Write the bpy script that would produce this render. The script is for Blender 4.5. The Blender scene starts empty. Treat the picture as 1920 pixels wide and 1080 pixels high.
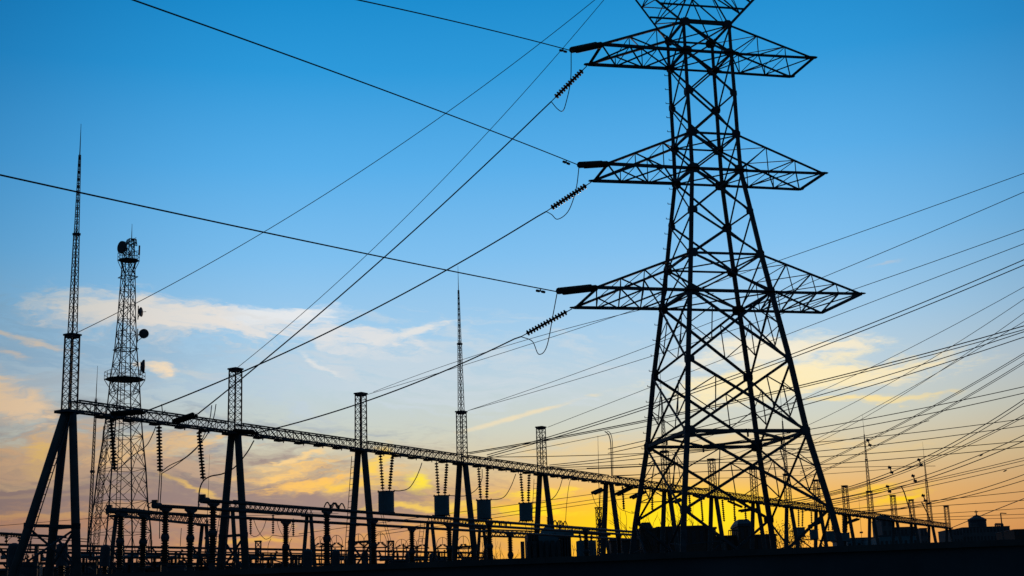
import bpy, math, random
from mathutils import Vector, Matrix
random.seed(7)
# ------------------------------------------------------------------ camera, sky, sun, exposure
S = bpy.context.scene
C = bpy.data.collections.new("scene"); S.collection.children.link(C)
EYE = 1.7
FPX, PITCH, ROLL = 2672.2, math.radians(13.305), math.radians(-1.815)
F = Vector((0, math.cos(PITCH), math.sin(PITCH)))
U0 = Vector((0, -math.sin(PITCH), math.cos(PITCH))); R0 = Vector((1, 0, 0))
R = R0*math.cos(ROLL) + U0*math.sin(ROLL); U = -R0*math.sin(ROLL) + U0*math.cos(ROLL)
cd = bpy.data.cameras.new("camera"); cam = bpy.data.objects.new("camera", cd); S.collection.objects.link(cam)
cd.sensor_width = 36; cd.lens = FPX/1920*36; cd.clip_end = 20000; cd.clip_start = 0.1
m3 = Matrix((R, U, -F)).transposed()
cam.matrix_world = Matrix.Translation((0, 0, EYE)) @ m3.to_4x4()
S.camera = cam
S.view_settings.view_transform = 'Standard'; S.view_settings.look = 'None'
S.view_settings.exposure = 0; S.view_settings.gamma = 1

def ray(x, y): return F + R*((x-960)/FPX) + U*((540-y)/FPX)
EV = Vector((0, 0, EYE))
def atZ(x, y, z):          # point at height z above the eye, seen in direction (x, y)
    d = ray(x, y); return d*(z/d.z) + EV
def atY(x, y, dist):       # point at that distance
    d = ray(x, y); return d*(dist/d.y) + EV
def px(p):
    q = Vector(p)-EV; d = q.dot(F); return 960+FPX*q.dot(R)/d, 540-FPX*q.dot(U)/d
def azel(x, y):
    d = ray(x, y).normalized(); return math.degrees(math.atan2(d.x, d.y)), math.degrees(math.asin(d.z))
def lin(c):
    return tuple(((v/255)/12.92 if v <= 10 else (((v/255)+0.055)/1.055)**2.4) for v in c) + (1,)

SUN_AZ, SUN_EL = azel(1352, 985)
W = bpy.data.worlds.new("World"); S.world = W; W.use_nodes = True
nt = W.node_tree; nt.nodes.clear(); L = nt.links
def nn(t): return nt.nodes.new(t)
def put(sock, v):
    if isinstance(v, bpy.types.NodeSocket): L.new(v, sock)
    else: sock.default_value = v
def m(op, a, b=0.0, c=None, clamp=False):
    n = nn('ShaderNodeMath'); n.operation = op; n.use_clamp = clamp
    put(n.inputs[0], a); put(n.inputs[1], b)
    if c is not None: put(n.inputs[2], c)
    return n.outputs[0]
def comb(x, y, z=0.0):
    n = nn('ShaderNodeCombineXYZ'); put(n.inputs[0], x); put(n.inputs[1], y); put(n.inputs[2], z); return n.outputs[0]
def noise(vec, scale, detail=5, rough=.55, dist=0.0):
    n = nn('ShaderNodeTexNoise'); put(n.inputs['Vector'], vec); n.inputs['Scale'].default_value = scale
    n.inputs['Detail'].default_value = detail; n.inputs['Roughness'].default_value = rough; n.inputs['Distortion'].default_value = dist
    return n
def mixc(f, a, b):
    n = nn('ShaderNodeMix'); n.data_type = 'RGBA'; put(n.inputs[0], f); put(n.inputs[6], a); put(n.inputs[7], b); return n.outputs[2]
def smooth(v, lo, hi):
    n = nn('ShaderNodeMapRange'); n.interpolation_type = 'SMOOTHSTEP'; put(n.inputs[0], v)
    n.inputs[1].default_value = lo; n.inputs[2].default_value = hi; return n.outputs[0]
tc = nn('ShaderNodeTexCoord'); sep = nn('ShaderNodeSeparateXYZ'); L.new(tc.outputs['Generated'], sep.inputs[0])
az = m('MULTIPLY', m('ARCTAN2', sep.outputs[0], sep.outputs[1]), 57.29578)
el = m('MULTIPLY', m('ARCSINE', sep.outputs[2]), 57.29578)
# vertical colour run of the dusk sky
ramp = nn('ShaderNodeValToRGB'); put(ramp.inputs[0], m('DIVIDE', el, 30.0, clamp=True))
stops = [(0, (150, 92, 62)), (2.2, (205, 132, 84)), (3.4, (214, 156, 104)), (4.6, (216, 174, 122)), (6.0, (214, 196, 156)), (7.6, (202, 208, 196)),
         (9.4, (188, 210, 222)), (11.6, (160, 204, 236)), (14.6, (124, 192, 241)), (18.2, (84, 175, 236)), (22, (38, 154, 221)), (25, (12, 140, 208)), (30, (0, 110, 178))]
e = ramp.color_ramp.elements
while len(e) > 1: e.remove(e[-1])
e[0].position = 0; e[0].color = lin(stops[0][1])
for d, c in stops[1:]:
    q = e.new(d/30); q.color = lin(c)
col = ramp.outputs[0]
# left and right of the sunset the low sky turns mauve grey
# warm glow round the sun
def gauss(u0, v0, a, b, rot=0.0, au=None, ev=None):
    au = az if au is None else au; ev = el if ev is None else ev
    du = m('SUBTRACT', au, u0); dv = m('SUBTRACT', ev, v0); cr, sr = math.cos(rot), math.sin(rot)
    p = m('ADD', m('MULTIPLY', du, cr/a), m('MULTIPLY', dv, sr/a)); q = m('ADD', m('MULTIPLY', du, -sr/b), m('MULTIPLY', dv, cr/b))
    s = m('ADD', m('MULTIPLY', p, p), m('MULTIPLY', q, q))
    return m('EXPONENT', m('MULTIPLY', s, -1.0), 0.0)
# warped coordinates make the cirrus streaks feathery
wv = noise(comb(m('MULTIPLY', az, .13), m('MULTIPLY', el, .42), 3.7), 1.0, 6, .6)
ws = nn('ShaderNodeSeparateColor'); L.new(wv.outputs['Color'], ws.inputs[0])
wa = m('ADD', az, m('MULTIPLY', m('SUBTRACT', ws.outputs[0], .5), 6.0))
we = m('ADD', el, m('MULTIPLY', m('SUBTRACT', ws.outputs[1], .5), 2.4))
def fil(sl, seed, fx=.20, fy=2.1):
    """feathery streaks whose slope is sl"""
    n_ = noise(comb(m('MULTIPLY', m('ADD', wa, m('MULTIPLY', we, sl)), fx), m('MULTIPLY', m('SUBTRACT', we, m('MULTIPLY', wa, sl)), fy), seed), 1.0, 6, .62)
    return m('ADD', m('MULTIPLY', m('SUBTRACT', n_.outputs[0], .5), 2.0), .5)
fd = fil(-.10, 2.2); fu = fil(.13, 9.4); ff = fil(.02, 5.1, .5, 3.6)
mot = m('ADD', m('MULTIPLY', m('SUBTRACT', noise(comb(m('MULTIPLY', wa, .55), m('MULTIPLY', we, 1.3), 4.4), 1.0, 9, .6).outputs[0], .5), 2.0), .5)
hf = m('SUBTRACT', fil(.05, 6.6, 1.1, 7.5), .5)
hg = m('SUBTRACT', fil(-.12, 1.6, .9, 5.0), .5)
hh_ = m('ADD', m('MULTIPLY', hf, .46), m('MULTIPLY', hg, .62))
def blob(col, x, y, a, b, slope, colr, op, tex=None, k_=1.1, S_=1.15, warp=True):
    u0, v0 = azel(x, y); k = 0.02144
    g = m('MULTIPLY', gauss(u0, v0, a*k, b*k, -math.atan(slope), wa if warp else az, we if warp else el), S_)
    t = m('SUBTRACT', fd if tex is None else tex, .5)
    v = m('ADD', m('ADD', g, m('MULTIPLY', t, k_)), hh_)
    v = m('MULTIPLY', smooth(v, .08, 1.3), op)
    v = m('MULTIPLY', v, smooth(g, 0.02, .3), clamp=True)
    return mixc(v, col, lin(colr))
def glow(col, x, y, a, b, c, s):
    u0, v0 = azel(x, y); k = 0.02144
    return mixc(m('MULTIPLY', gauss(u0, v0, a*k, b*k), s, clamp=True), col, lin(c))
col = glow(col, 1150, 1002, 520, 84, (254, 176, 44), .95)
fx_ = fil(-.16, 3.3, .45, 2.6); fy_ = fil(.2, 7.7, .45, 2.9)
def streak(*a, **k): return blob(*a, **k)
# low cloud bank on the left: mauve grey body with golden edges
col = blob(col, 40, 940, 700, 118, .02, (150, 130, 130), .96, mot, .7, 1.5)
col = blob(col, 560, 958, 360, 36, .03, (156, 132, 128), .95, mot, .7, 1.3)
col = blob(col, 640, 1016, 520, 30, .0, (190, 136, 108), .75, mot, .5)
col = blob(col, 120, 985, 420, 16, .0, (212, 152, 108), .65, ff, .8)
col = blob(col, 230, 800, 420, 36, .03, (152, 166, 178), .7, fx_, 1.4)
col = blob(col, 90, 905, 330, 9, .02, (186, 164, 140), .85, ff, 1.3)
col = blob(col, 60, 930, 300, 7, -.02, (178, 152, 132), .8, ff, 1.3)
col = blob(col, 300, 962, 260, 9, .03, (196, 156, 124), .8, fx_, 1.4)
col = blob(col, 250, 895, 200, 16, .05, (122, 116, 124), .7, fx_, 1.3)
col = blob(col, 50, 845, 120, 44, -.2, (232, 194, 148), .95, mot, 1.2)
col = blob(col, 60, 860, 40, 30, -.9, (248, 208, 112), .8, fy_, 1.2)
col = blob(col, 180, 880, 300, 24, .02, (206, 174, 144), .8, fx_, 1.8)
col = blob(col, 340, 845, 150, 18, -.08, (242, 200, 142), .85, fy_, 1.7)
col = blob(col, 540, 885, 110, 15, -.18, (255, 204, 122), .95, fy_, 1.5)
col = blob(col, 570, 862, 60, 6, -.25, (255, 214, 146), .95, ff, 1.0)
col = blob(col, 590, 905, 120, 12, -.10, (255, 198, 104), .95, fy_, 1.6)
col = blob(col, 650, 915, 90, 9, .0, (255, 204, 84), .95, ff, 1.2)
col = blob(col, 345, 922, 50, 11, .45, (246, 200, 104), .85, ff, .9)
col = blob(col, 60, 975, 300, 8, -.02, (214, 168, 116), .8, ff, 1.2)
col = blob(col, 480, 1018, 110, 7, -.03, (240, 184, 84), .8, ff, .9)
col = glow(col, 1230, 980, 270, 54, (255, 200, 0), 1.15)
col = blob(col, 980, 915, 110, 9, .02, (255, 216, 60), .95, ff, 1.3)
col = blob(col, 1010, 940, 150, 11, -.04, (255, 214, 20), .95, fy_, 1.4)
col = blob(col, 1020, 962, 70, 8, .05, (255, 224, 30), .95, ff, .9, warp=False)
col = blob(col, 960, 985, 110, 8, .0, (255, 200, 20), .85, ff, 1.1)
col = blob(col, 700, 872, 15, 36, .0, (255, 212, 90), .9, mot, 1.0)
col = blob(col, 752, 902, 20, 17, .2, (255, 228, 60), 1.0, mot, .8)
col = blob(col, 800, 945, 120, 8, -.03, (248, 206, 90), .85, ff, 1.3)
col = glow(col, 1290, 968, 130, 40, (255, 224, 0), 1.15)
col = blob(col, 1625, 908, 80, 8, -.04, (255, 206, 40), .9, ff, 1.2)
col = blob(col, 1665, 930, 70, 8, -.08, (255, 212, 0), .95, ff, 1.1)
# cream cirrus
col = blob(col, 120, 640, 420, 70, .12, (150, 190, 220), .7, fx_, 1.8)
col = blob(col, 760, 690, 380, 80, .02, (202, 216, 226), .6, fx_, 1.9)
col = blob(col, 250, 592, 120, 32, .06, (238, 230, 222), 1.0, mot, .9, 1.7)
col = blob(col, 400, 605, 130, 26, .12, (236, 230, 224), 1.0, fx_, 1.2, 1.6)
col = blob(col, 530, 592, 90, 20, -.05, (234, 236, 238), .95, mot, 1.1, 1.6)
col = blob(col, 600, 628, 170, 20, .14, (224, 226, 228), .9, fx_, 1.5, 1.3)
col = blob(col, 770, 625, 80, 10, -.22, (226, 228, 228), .95, ff, 1.1, 1.3)
col = blob(col, 620, 692, 55, 8, .8, (226, 228, 228), .9, ff, .9)
col = blob(col, 655, 700, 40, 26, .6, (206, 216, 224), .7, mot, 1.2)
col = blob(col, 35, 628, 80, 8, .24, (230, 214, 196), .95, ff, .9)
col = blob(col, 5, 655, 30, 7, .3, (220, 210, 200), .8, ff, .7)
col = blob(col, -5, 742, 90, 34, .32, (250, 222, 184), 1.0, ff, 1.1, 1.9, warp=False)
col = blob(col, 120, 720, 140, 26, -.1, (180, 198, 210), .75, fy_, 1.5)
col = blob(col, 290, 696, 32, 14, .3, (253, 230, 198), 1.0, mot, 1.0, 1.2)
col = blob(col, 370, 702, 50, 9, .1, (206, 214, 216), .7, ff, 1.0)
col = blob(col, 975, 780, 130, 5, -.24, (238, 222, 186), .8, ff, .9, 1.2, warp=False)
col = blob(col, 1540, 652, 90, 10, -.04, (246, 234, 204), .95, fy_, 1.3, 1.3)
col = blob(col, 1520, 700, 230, 26, -.04, (250, 236, 196), 1.0, fy_, 1.2, 1.6)
col = blob(col, 1630, 744, 130, 7, .0, (252, 228, 160), .95, ff, 1.0, 1.3)
col = blob(col, 1440, 655, 140, 24, .02, (244, 236, 212), .95, fx_, 1.1, 1.5)
col = blob(col, 1410, 720, 150, 30, -.05, (250, 234, 186), .95, mot, 1.1, 1.5)
col = blob(col, 1280, 845, 420, 22, .02, (240, 206, 140), .5, ff, 1.4)
col = blob(col, 1650, 503, 34, 4, .02, (176, 200, 222), .8, ff, .7)
# the sky dims away from the sunset; behind the viewer it is the dark eastern sky of dusk
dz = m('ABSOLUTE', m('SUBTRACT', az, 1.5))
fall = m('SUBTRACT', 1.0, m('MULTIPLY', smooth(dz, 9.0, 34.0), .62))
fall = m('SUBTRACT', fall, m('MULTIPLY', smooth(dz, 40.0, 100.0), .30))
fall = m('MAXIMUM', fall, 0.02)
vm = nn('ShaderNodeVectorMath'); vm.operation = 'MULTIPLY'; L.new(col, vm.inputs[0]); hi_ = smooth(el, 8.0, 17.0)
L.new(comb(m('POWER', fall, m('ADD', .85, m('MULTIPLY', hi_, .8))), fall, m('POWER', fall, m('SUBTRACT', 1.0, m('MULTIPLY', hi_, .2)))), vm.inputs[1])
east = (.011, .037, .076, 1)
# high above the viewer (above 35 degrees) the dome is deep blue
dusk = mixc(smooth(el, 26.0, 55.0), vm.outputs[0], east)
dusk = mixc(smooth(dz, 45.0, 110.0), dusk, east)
sky = nn('ShaderNodeTexSky'); sky.sky_type = 'NISHITA'; sky.sun_disc = False
sky.sun_elevation = math.radians(SUN_EL); sky.sun_rotation = math.radians(SUN_AZ)
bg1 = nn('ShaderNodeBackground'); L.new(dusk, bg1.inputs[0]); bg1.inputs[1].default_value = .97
bg2 = nn('ShaderNodeBackground'); L.new(sky.outputs[0], bg2.inputs[0]); bg2.inputs[1].default_value = .003
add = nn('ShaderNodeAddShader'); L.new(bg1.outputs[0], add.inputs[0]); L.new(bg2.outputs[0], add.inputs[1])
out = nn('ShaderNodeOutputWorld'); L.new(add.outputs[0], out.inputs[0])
sl = bpy.data.lights.new("sun", 'SUN'); sl.energy = .6; sl.angle = math.radians(.5); sl.color = (1, .62, .3)
so = bpy.data.objects.new("sun", sl); S.collection.objects.link(so)
sd = ray(1352, 985).normalized(); so.rotation_euler = sd.to_track_quat('Z', 'Y').to_euler()

# ------------------------------------------------------------------ materials
def mat(name, c1, c2, scale=3.0, rough=.6, metal=0.0, bump=0.0, spec=.3, stretch=None):
    M = bpy.data.materials.new(name); M.use_nodes = True; t = M.node_tree; b = t.nodes['Principled BSDF']
    g = t.nodes.new('ShaderNodeNewGeometry'); n = t.nodes.new('ShaderNodeTexNoise'); n.inputs['Scale'].default_value = scale
    n.inputs['Detail'].default_value = 6; n.inputs['Roughness'].default_value = .65
    if stretch:
        mp = t.nodes.new('ShaderNodeMapping'); mp.inputs['Scale'].default_value = stretch
        t.links.new(g.outputs['Position'], mp.inputs[0]); t.links.new(mp.outputs[0], n.inputs['Vector'])
    else: t.links.new(g.outputs['Position'], n.inputs['Vector'])
    r = t.nodes.new('ShaderNodeValToRGB'); r.color_ramp.elements[0].position = .3; r.color_ramp.elements[1].position = .7
    r.color_ramp.elements[0].color = (*c1, 1); r.color_ramp.elements[1].color = (*c2, 1)
    t.links.new(n.outputs[0], r.inputs[0]); t.links.new(r.outputs[0], b.inputs['Base Color'])
    b.inputs['Roughness'].default_value = rough; b.inputs['Metallic'].default_value = metal
    b.inputs['Specular IOR Level'].default_value = spec
    if bump:
        bp = t.nodes.new('ShaderNodeBump'); bp.inputs['Strength'].default_value = bump; t.links.new(n.outputs[0], bp.inputs['Height']); t.links.new(bp.outputs[0], b.inputs['Normal'])
    return M
STEEL = mat('weathered_steel', (.045, .05, .055), (.10, .11, .12), 2.5, .7)
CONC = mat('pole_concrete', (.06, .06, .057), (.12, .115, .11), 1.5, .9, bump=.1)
PORC = mat('porcelain', (.035, .018, .012), (.07, .035, .022), 6, .4)
ALU = mat('aluminium', (.07, .072, .075), (.12, .122, .125), 4, .7, .2)
CABLE = mat('cable', (.05, .05, .055), (.09, .09, .095), 8, .7)
TEAL = mat('grey_green_paint', (.11, .20, .23), (.15, .25, .28), 1.2, .7)
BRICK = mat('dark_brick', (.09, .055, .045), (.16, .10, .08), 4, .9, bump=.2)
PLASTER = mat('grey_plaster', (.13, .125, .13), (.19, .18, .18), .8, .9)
GLASS = mat('window_glass', (.02, .025, .03), (.04, .045, .05), 1, .2, spec=.5)
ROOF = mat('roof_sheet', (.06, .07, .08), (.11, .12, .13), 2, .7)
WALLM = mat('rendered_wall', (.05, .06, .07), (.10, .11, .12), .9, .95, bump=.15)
BARK = mat('bark', (.05, .04, .03), (.09, .07, .055), 9, .9)
LEAF = mat('dry_leaves', (.04, .045, .02), (.08, .08, .035), 5, .9)
GROUND = mat('dry_ground', (.07, .06, .045), (.12, .105, .08), .35, .95, bump=.3)

# ------------------------------------------------------------------ mesh builders
def frame(d):
    d = d.normalized(); a = Vector((0, 0, 1)) if abs(d.z) < .95 else Vector((1, 0, 0))
    u = a.cross(d).normalized(); return u, d.cross(u)
class MB:
    def __init__(s): s.v = []; s.f = []
    def poly(s, prof, p, q):               # prism with profile (u, w) from p to q
        p, q = Vector(p), Vector(q)
        if (q-p).length < 1e-6: return
        u, w = frame(q-p); n = len(prof); b = len(s.v)
        for o in (p, q):
            for a, c in prof: s.v.append(o + u*a + w*c)
        for i in range(n): j = (i+1) % n; s.f.append((b+i, b+j, b+n+j, b+n+i))
        s.f.append(tuple(b+i for i in range(n))[::-1]); s.f.append(tuple(b+n+i for i in range(n)))
    def bar(s, p, q, w, h=None):
        h = w if h is None else h; a, c = w/2, h/2
        s.poly([(-a, -c), (a, -c), (a, c), (-a, c)], p, q)
    def ang(s, p, q, w):
        a, t = w/2, w*.16
        s.poly([(-a, -a), (a, -a), (a, -a+t), (-a+t, -a+t), (-a+t, a), (-a, a)], p, q)
    def cyl(s, p, q, r, r2=None, n=8):
        r2 = r if r2 is None else r2; p, q = Vector(p), Vector(q)
        if (q-p).length < 1e-6: return
        u, w = frame(q-p); b = len(s.v)
        for o, rr in ((p, r), (q, r2)):
            for i in range(n):
                t = 2*math.pi*i/n; s.v.append(o + u*math.cos(t)*rr + w*math.sin(t)*rr)
        for i in range(n): j = (i+1) % n; s.f.append((b+i, b+j, b+n+j, b+n+i))
        s.f.append(tuple(b+i for i in range(n))[::-1]); s.f.append(tuple(b+n+i for i in range(n)))
    def lathe(s, p, q, prof, n=10):         # prof: (t along p-q in metres, radius)
        p, q = Vector(p), Vector(q); d = (q-p).normalized(); u, w = frame(q-p); b = len(s.v)
        for t, r in prof:
            o = p + d*t
            for i in range(n):
                a = 2*math.pi*i/n; s.v.append(o + u*math.cos(a)*r + w*math.sin(a)*r)
        for k in range(len(prof)-1):
            for i in range(n):
                j = (i+1) % n; s.f.append((b+k*n+i, b+k*n+j, b+(k+1)*n+j, b+(k+1)*n+i))
        s.f.append(tuple(b+i for i in range(n))[::-1]); k = (len(prof)-1)*n; s.f.append(tuple(b+k+i for i in range(n)))
    def tube(s, pts, r, n=5):
        pts = [Vector(p) for p in pts]; b = len(s.v); u = None
        for k, p in enumerate(pts):
            d = (pts[min(k+1, len(pts)-1)] - pts[max(k-1, 0)]).normalized()
            if u is None: u, w = frame(d)
            else:
                u = (u - d*u.dot(d)).normalized(); w = d.cross(u)
            rr = r[k] if isinstance(r, (list, tuple)) else r
            for i in range(n):
                a = 2*math.pi*i/n; s.v.append(p + u*math.cos(a)*rr + w*math.sin(a)*rr)
        for k in range(len(pts)-1):
            for i in range(n):
                j = (i+1) % n; s.f.append((b+k*n+i, b+k*n+j, b+(k+1)*n+j, b+(k+1)*n+i))
        s.f.append(tuple(b+i for i in range(n))[::-1]); k = (len(pts)-1)*n; s.f.append(tuple(b+k+i for i in range(n)))
    def box(s, c, sz, rot=0.0, taper=1.0):
        c = Vector(c); b = len(s.v); cr, sr = math.cos(rot), math.sin(rot)
        for z in (-1, 1):
            k = taper if z > 0 else 1
            for x, y in ((-1, -1), (1, -1), (1, 1), (-1, 1)):
                X, Y = x*sz[0]/2*k, y*sz[1]/2*k; s.v.append(c + Vector((X*cr-Y*sr, X*sr+Y*cr, z*sz[2]/2)))
        for f in ((0, 3, 2, 1), (4, 5, 6, 7), (0, 1, 5, 4), (1, 2, 6, 5), (2, 3, 7, 6), (3, 0, 4, 7)): s.f.append(tuple(b+i for i in f))
    def plate(s, c, a, bvec, t):            # hexagonal gusset centred c with half axes a, b
        n = a.cross(bvec).normalized()*t/2; b = len(s.v); P = [(-1, -.55), (-.5, -1), (.5, -1), (1, -.55), (1, .55), (.5, 1), (-.5, 1), (-1, .55)]
        for sg in (-1, 1):
            for x, y in P: s.v.append(c + a*x + bvec*y + n*sg)
        k = len(P)
        for i in range(k): j = (i+1) % k; s.f.append((b+i, b+j, b+k+j, b+k+i))
        s.f.append(tuple(b+i for i in range(k))[::-1]); s.f.append(tuple(b+k+i for i in range(k)))
    def build(s, name, material, parent=None, smooth=False):
        me = bpy.data.meshes.new(name); off = Vector((0, 0, 0))
        if parent is not None: off = world_loc(parent)
        me.from_pydata([tuple(v-off) for v in map(Vector, s.v)], [], s.f); me.materials.append(material); me.update()
        if smooth:
            for p in me.polygons: p.use_smooth = True
        o = bpy.data.objects.new(name, me); C.objects.link(o)
        if parent is not None: o.parent = parent
        return o
def world_loc(o):
    v = Vector(o.location)
    while o.parent is not None: o = o.parent; v += Vector(o.location)
    return v
def tag(o, label=None, cat=None, group=None, kind=None):
    if label: o['label'] = label
    if cat: o['category'] = cat
    if group: o['group'] = group
    if kind: o['kind'] = kind
    return o
def thing(name, loc, label, cat, group=None):
    o = bpy.data.objects.new(name, None); o.location = loc; o.empty_display_size = .5; C.objects.link(o)
    return tag(o, label, cat, group)
def part(name, parent, loc):                # an empty part that holds sub-parts
    o = bpy.data.objects.new(name, None); o.parent = parent; o.location = Vector(loc) - world_loc(parent); o.empty_display_size = .3; C.objects.link(o); return o
def lerp(a, b, t): return Vector(a) + (Vector(b)-Vector(a))*t

# ------------------------------------------------------------------ setting
g = MB(); n = 24
for i in range(n+1):
    for j in range(n+1):
        x = -6000 + 12000*i/n; y = -2000 + 11000*j/n; g.v.append(Vector((x, y, 0)))
for i in range(n):
    for j in range(n): a = i*(n+1)+j; g.f.append((a, a+n+1, a+n+2, a+1))
tag(g.build('ground', GROUND), kind='structure')

# perimeter wall across the foreground
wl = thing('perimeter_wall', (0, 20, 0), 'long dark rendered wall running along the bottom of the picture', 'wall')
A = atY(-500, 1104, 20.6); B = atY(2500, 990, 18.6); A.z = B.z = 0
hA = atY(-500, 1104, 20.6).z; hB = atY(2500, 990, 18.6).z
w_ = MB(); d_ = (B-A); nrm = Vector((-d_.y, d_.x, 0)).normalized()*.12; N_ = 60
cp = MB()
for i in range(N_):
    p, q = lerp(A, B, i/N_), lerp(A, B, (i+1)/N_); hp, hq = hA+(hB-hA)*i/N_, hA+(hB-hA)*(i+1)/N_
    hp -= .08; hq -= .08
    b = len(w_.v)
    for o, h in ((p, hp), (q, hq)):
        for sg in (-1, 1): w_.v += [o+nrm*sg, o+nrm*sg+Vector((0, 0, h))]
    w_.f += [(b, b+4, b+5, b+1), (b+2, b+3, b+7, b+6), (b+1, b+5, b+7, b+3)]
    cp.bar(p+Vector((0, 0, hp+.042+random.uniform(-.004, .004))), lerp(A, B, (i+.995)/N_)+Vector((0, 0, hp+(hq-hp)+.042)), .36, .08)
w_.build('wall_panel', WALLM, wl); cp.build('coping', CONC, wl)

# ------------------------------------------------------------------ insulators, wires
def shed_profile(Ln, r_disc, r_core, pitch, skirt=True):
    k = max(2, int(Ln/pitch)); p = Ln/k; pr = [(0, r_core)]
    for i in range(k):
        t = i*p
        pr += [(t+p*.18, r_core), (t+p*.3, r_disc*.8), (t+p*.45, r_disc), (t+p*.72, r_disc*.95), (t+p*.76, r_core)]
    pr.append((Ln, r_core)); return pr
def insulator(p, q, parent, r=.15, core=.045, pitch=.19, ends=.12, n=9):
    p, q = Vector(p), Vector(q); d = (q-p).normalized(); Ln = (q-p).length
    b = MB(); b.lathe(p+d*ends, q-d*ends, shed_profile(Ln-2*ends, r, core, pitch), n); o = b.build('insulator', PORC, parent)
    for e_, s_ in ((p, 1), (q, -1)): f = MB(); f.cyl(e_, e_+d*s_*(ends+.02), .03, n=6); f.build('end_fitting', STEEL, parent)
    return o
def string_thing(p, q, label, group=None, r=.15, core=.045, pitch=.19, ends=.12, n=9):
    t = thing('insulator_string', p, label, 'insulator', group); insulator(p, q, t, r, core, pitch, ends, n); return t
def double_string(p, q, label, sep_=.4, group=None, r=.15, pitch=.17):
    p, q = Vector(p), Vector(q); d = (q-p).normalized(); sd_ = d.cross(Vector((0, 0, 1))).normalized()*sep_/2 + Vector((0, 0, .05))
    t = thing('double_insulator_string', p, label, 'insulator', group)
    e0, e1 = p+d*.25, q-d*.25
    for s_ in (-1, 1): insulator(e0+sd_*s_, e1+sd_*s_, t, r, .06, pitch, .08)
    y = MB(); y.bar(e0-sd_*1.1, e0+sd_*1.1, .09, .03); y.bar(p, e0+d*.02, .05); y.build('yoke_plate', STEEL, t)
    y = MB(); y.bar(e1-sd_*1.1, e1+sd_*1.1, .09, .03); y.bar(e1-d*.02, q, .05); y.build('yoke_plate', STEEL, t)
    return t
def curve_pts(A, B, mid=None, n=28, ext=0.0):
    """parabola hanging from A to B that passes the direction of mid"""
    A, B = Vector(A), Vector(B); sag = 0
    if mid is not None:
        best = None
        for i in range(1, 200):
            t = i/200; P = lerp(A, B, t); x, y = px(P); dd = abs(x-mid[0]) if abs(px(A)[0]-px(B)[0]) > abs(px(A)[1]-px(B)[1])*.4 else abs(y-mid[1])
            if best is None or dd < best[0]: best = (dd, t, P, y)
        t, P, y = best[1:]; depth = (P-EV).dot(F); sag = (mid[1]-y)*depth/FPX/(4*t*(1-t))
    return [lerp(A, B, t) - Vector((0, 0, sag*4*t*(1-t))) for t in [i*(1+ext)/n for i in range(n+1)]]
def wire(A, B, mid, r, label, group=None, ext=0.0, n=28, name='power_line', cat='wire', material=None, nn_=4):
    b = MB(); b.tube(curve_pts(A, B, mid, n, ext), r, nn_); o = b.build(name, material or CABLE)
    return tag(o, label, cat, group)
def pathwire(pts, r, label, group=None, name='jumper_cable', cat='cable', n=10, nn_=5):
    """smooth cable through points (Catmull-Rom)"""
    P = [Vector(p) for p in pts]; P = [P[0]*2-P[1]] + P + [P[-1]*2-P[-2]]; o = []
    for i in range(1, len(P)-2):
        for k in range(n):
            t = k/n; a, b_, c, d = P[i-1], P[i], P[i+1], P[i+2]
            o.append(.5*((2*b_)+(c-a)*t+(2*a-5*b_+4*c-d)*t*t+(3*b_-a-3*c+d)*t**3))
    o.append(P[-2]); b = MB(); b.tube(o, r, nn_); ob = b.build(name, CABLE)
    if label: tag(ob, label, cat, group)
    return ob

# ------------------------------------------------------------------ the near pylon
Zs = [36.46, 34.55, 31.85, 29.14, 26.82, 24.08, 21.30, 18.91, 14.69, 10.42, 5.92]
Ss = [1.519, 1.522, 1.547, 1.546, 1.575, 1.915, 2.245, 2.570, 3.155, 3.64, 4.395]
KEY = 'ABCDEFGHIJK'; YAW = math.radians(13.28); TC = Vector((12.4, 85, 0))
AX = Vector((math.cos(YAW), math.sin(YAW), 0)); DP = Vector((-math.sin(YAW), math.cos(YAW), 0))
def TP(a, b, z): return TC + AX*a + DP*b + Vector((0, 0, z+EYE))
lev = {k: (Zs[i], Ss[i]) for i, k in enumerate(KEY)}; lev['G0'] = (-1.7, 5.4)
CR = {'nl': (-1, -1), 'nr': (1, -1), 'fl': (-1, 1), 'fr': (1, 1)}
def node(k, c):
    z, s = lev[k]; a, b = CR[c]; return TP(a*s, b*s, z)
tw = thing('transmission_pylon', TC, 'tall dark lattice steel pylon with three pairs of arms, right of centre', 'pylon')
order = list(KEY) + ['G0']
faces = [('nl', 'nr'), ('nr', 'fr'), ('fr', 'fl'), ('fl', 'nl')]
for c in CR:
    b = MB()
    for i in range(len(order)-1):
        w = .175 + .0125*i; b.ang(node(order[i], c), node(order[i+1], c), w*1.05)
    ctr = lambda k: TP(0, 0, lev[k][0])
    for k in KEY:
        P = node(k, c); a, bb = CR[c]; up = Vector((0, 0, 1)); sz = .28 if k in 'CFIK' else .34
        if k in 'HEJ': sz = .38
        b.plate(P - AX*a*.12 - DP*bb*.0 - DP*bb*-.11, AX*sz*.8, up*sz*.8, .025)
        b.plate(P - DP*bb*.12 - AX*a*-.11, DP*sz*.8, up*sz*.8, .025)
    fp = node('G0', c); b.box(fp+Vector((0, 0, .02)), (.7, .7, .04), YAW); b.build('leg', STEEL, tw)
    fm = MB(); fm.box((fp.x, fp.y, -.05), (1.3, 1.3, .55), YAW, .8); fm.build('footing', CONC, tw)
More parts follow.
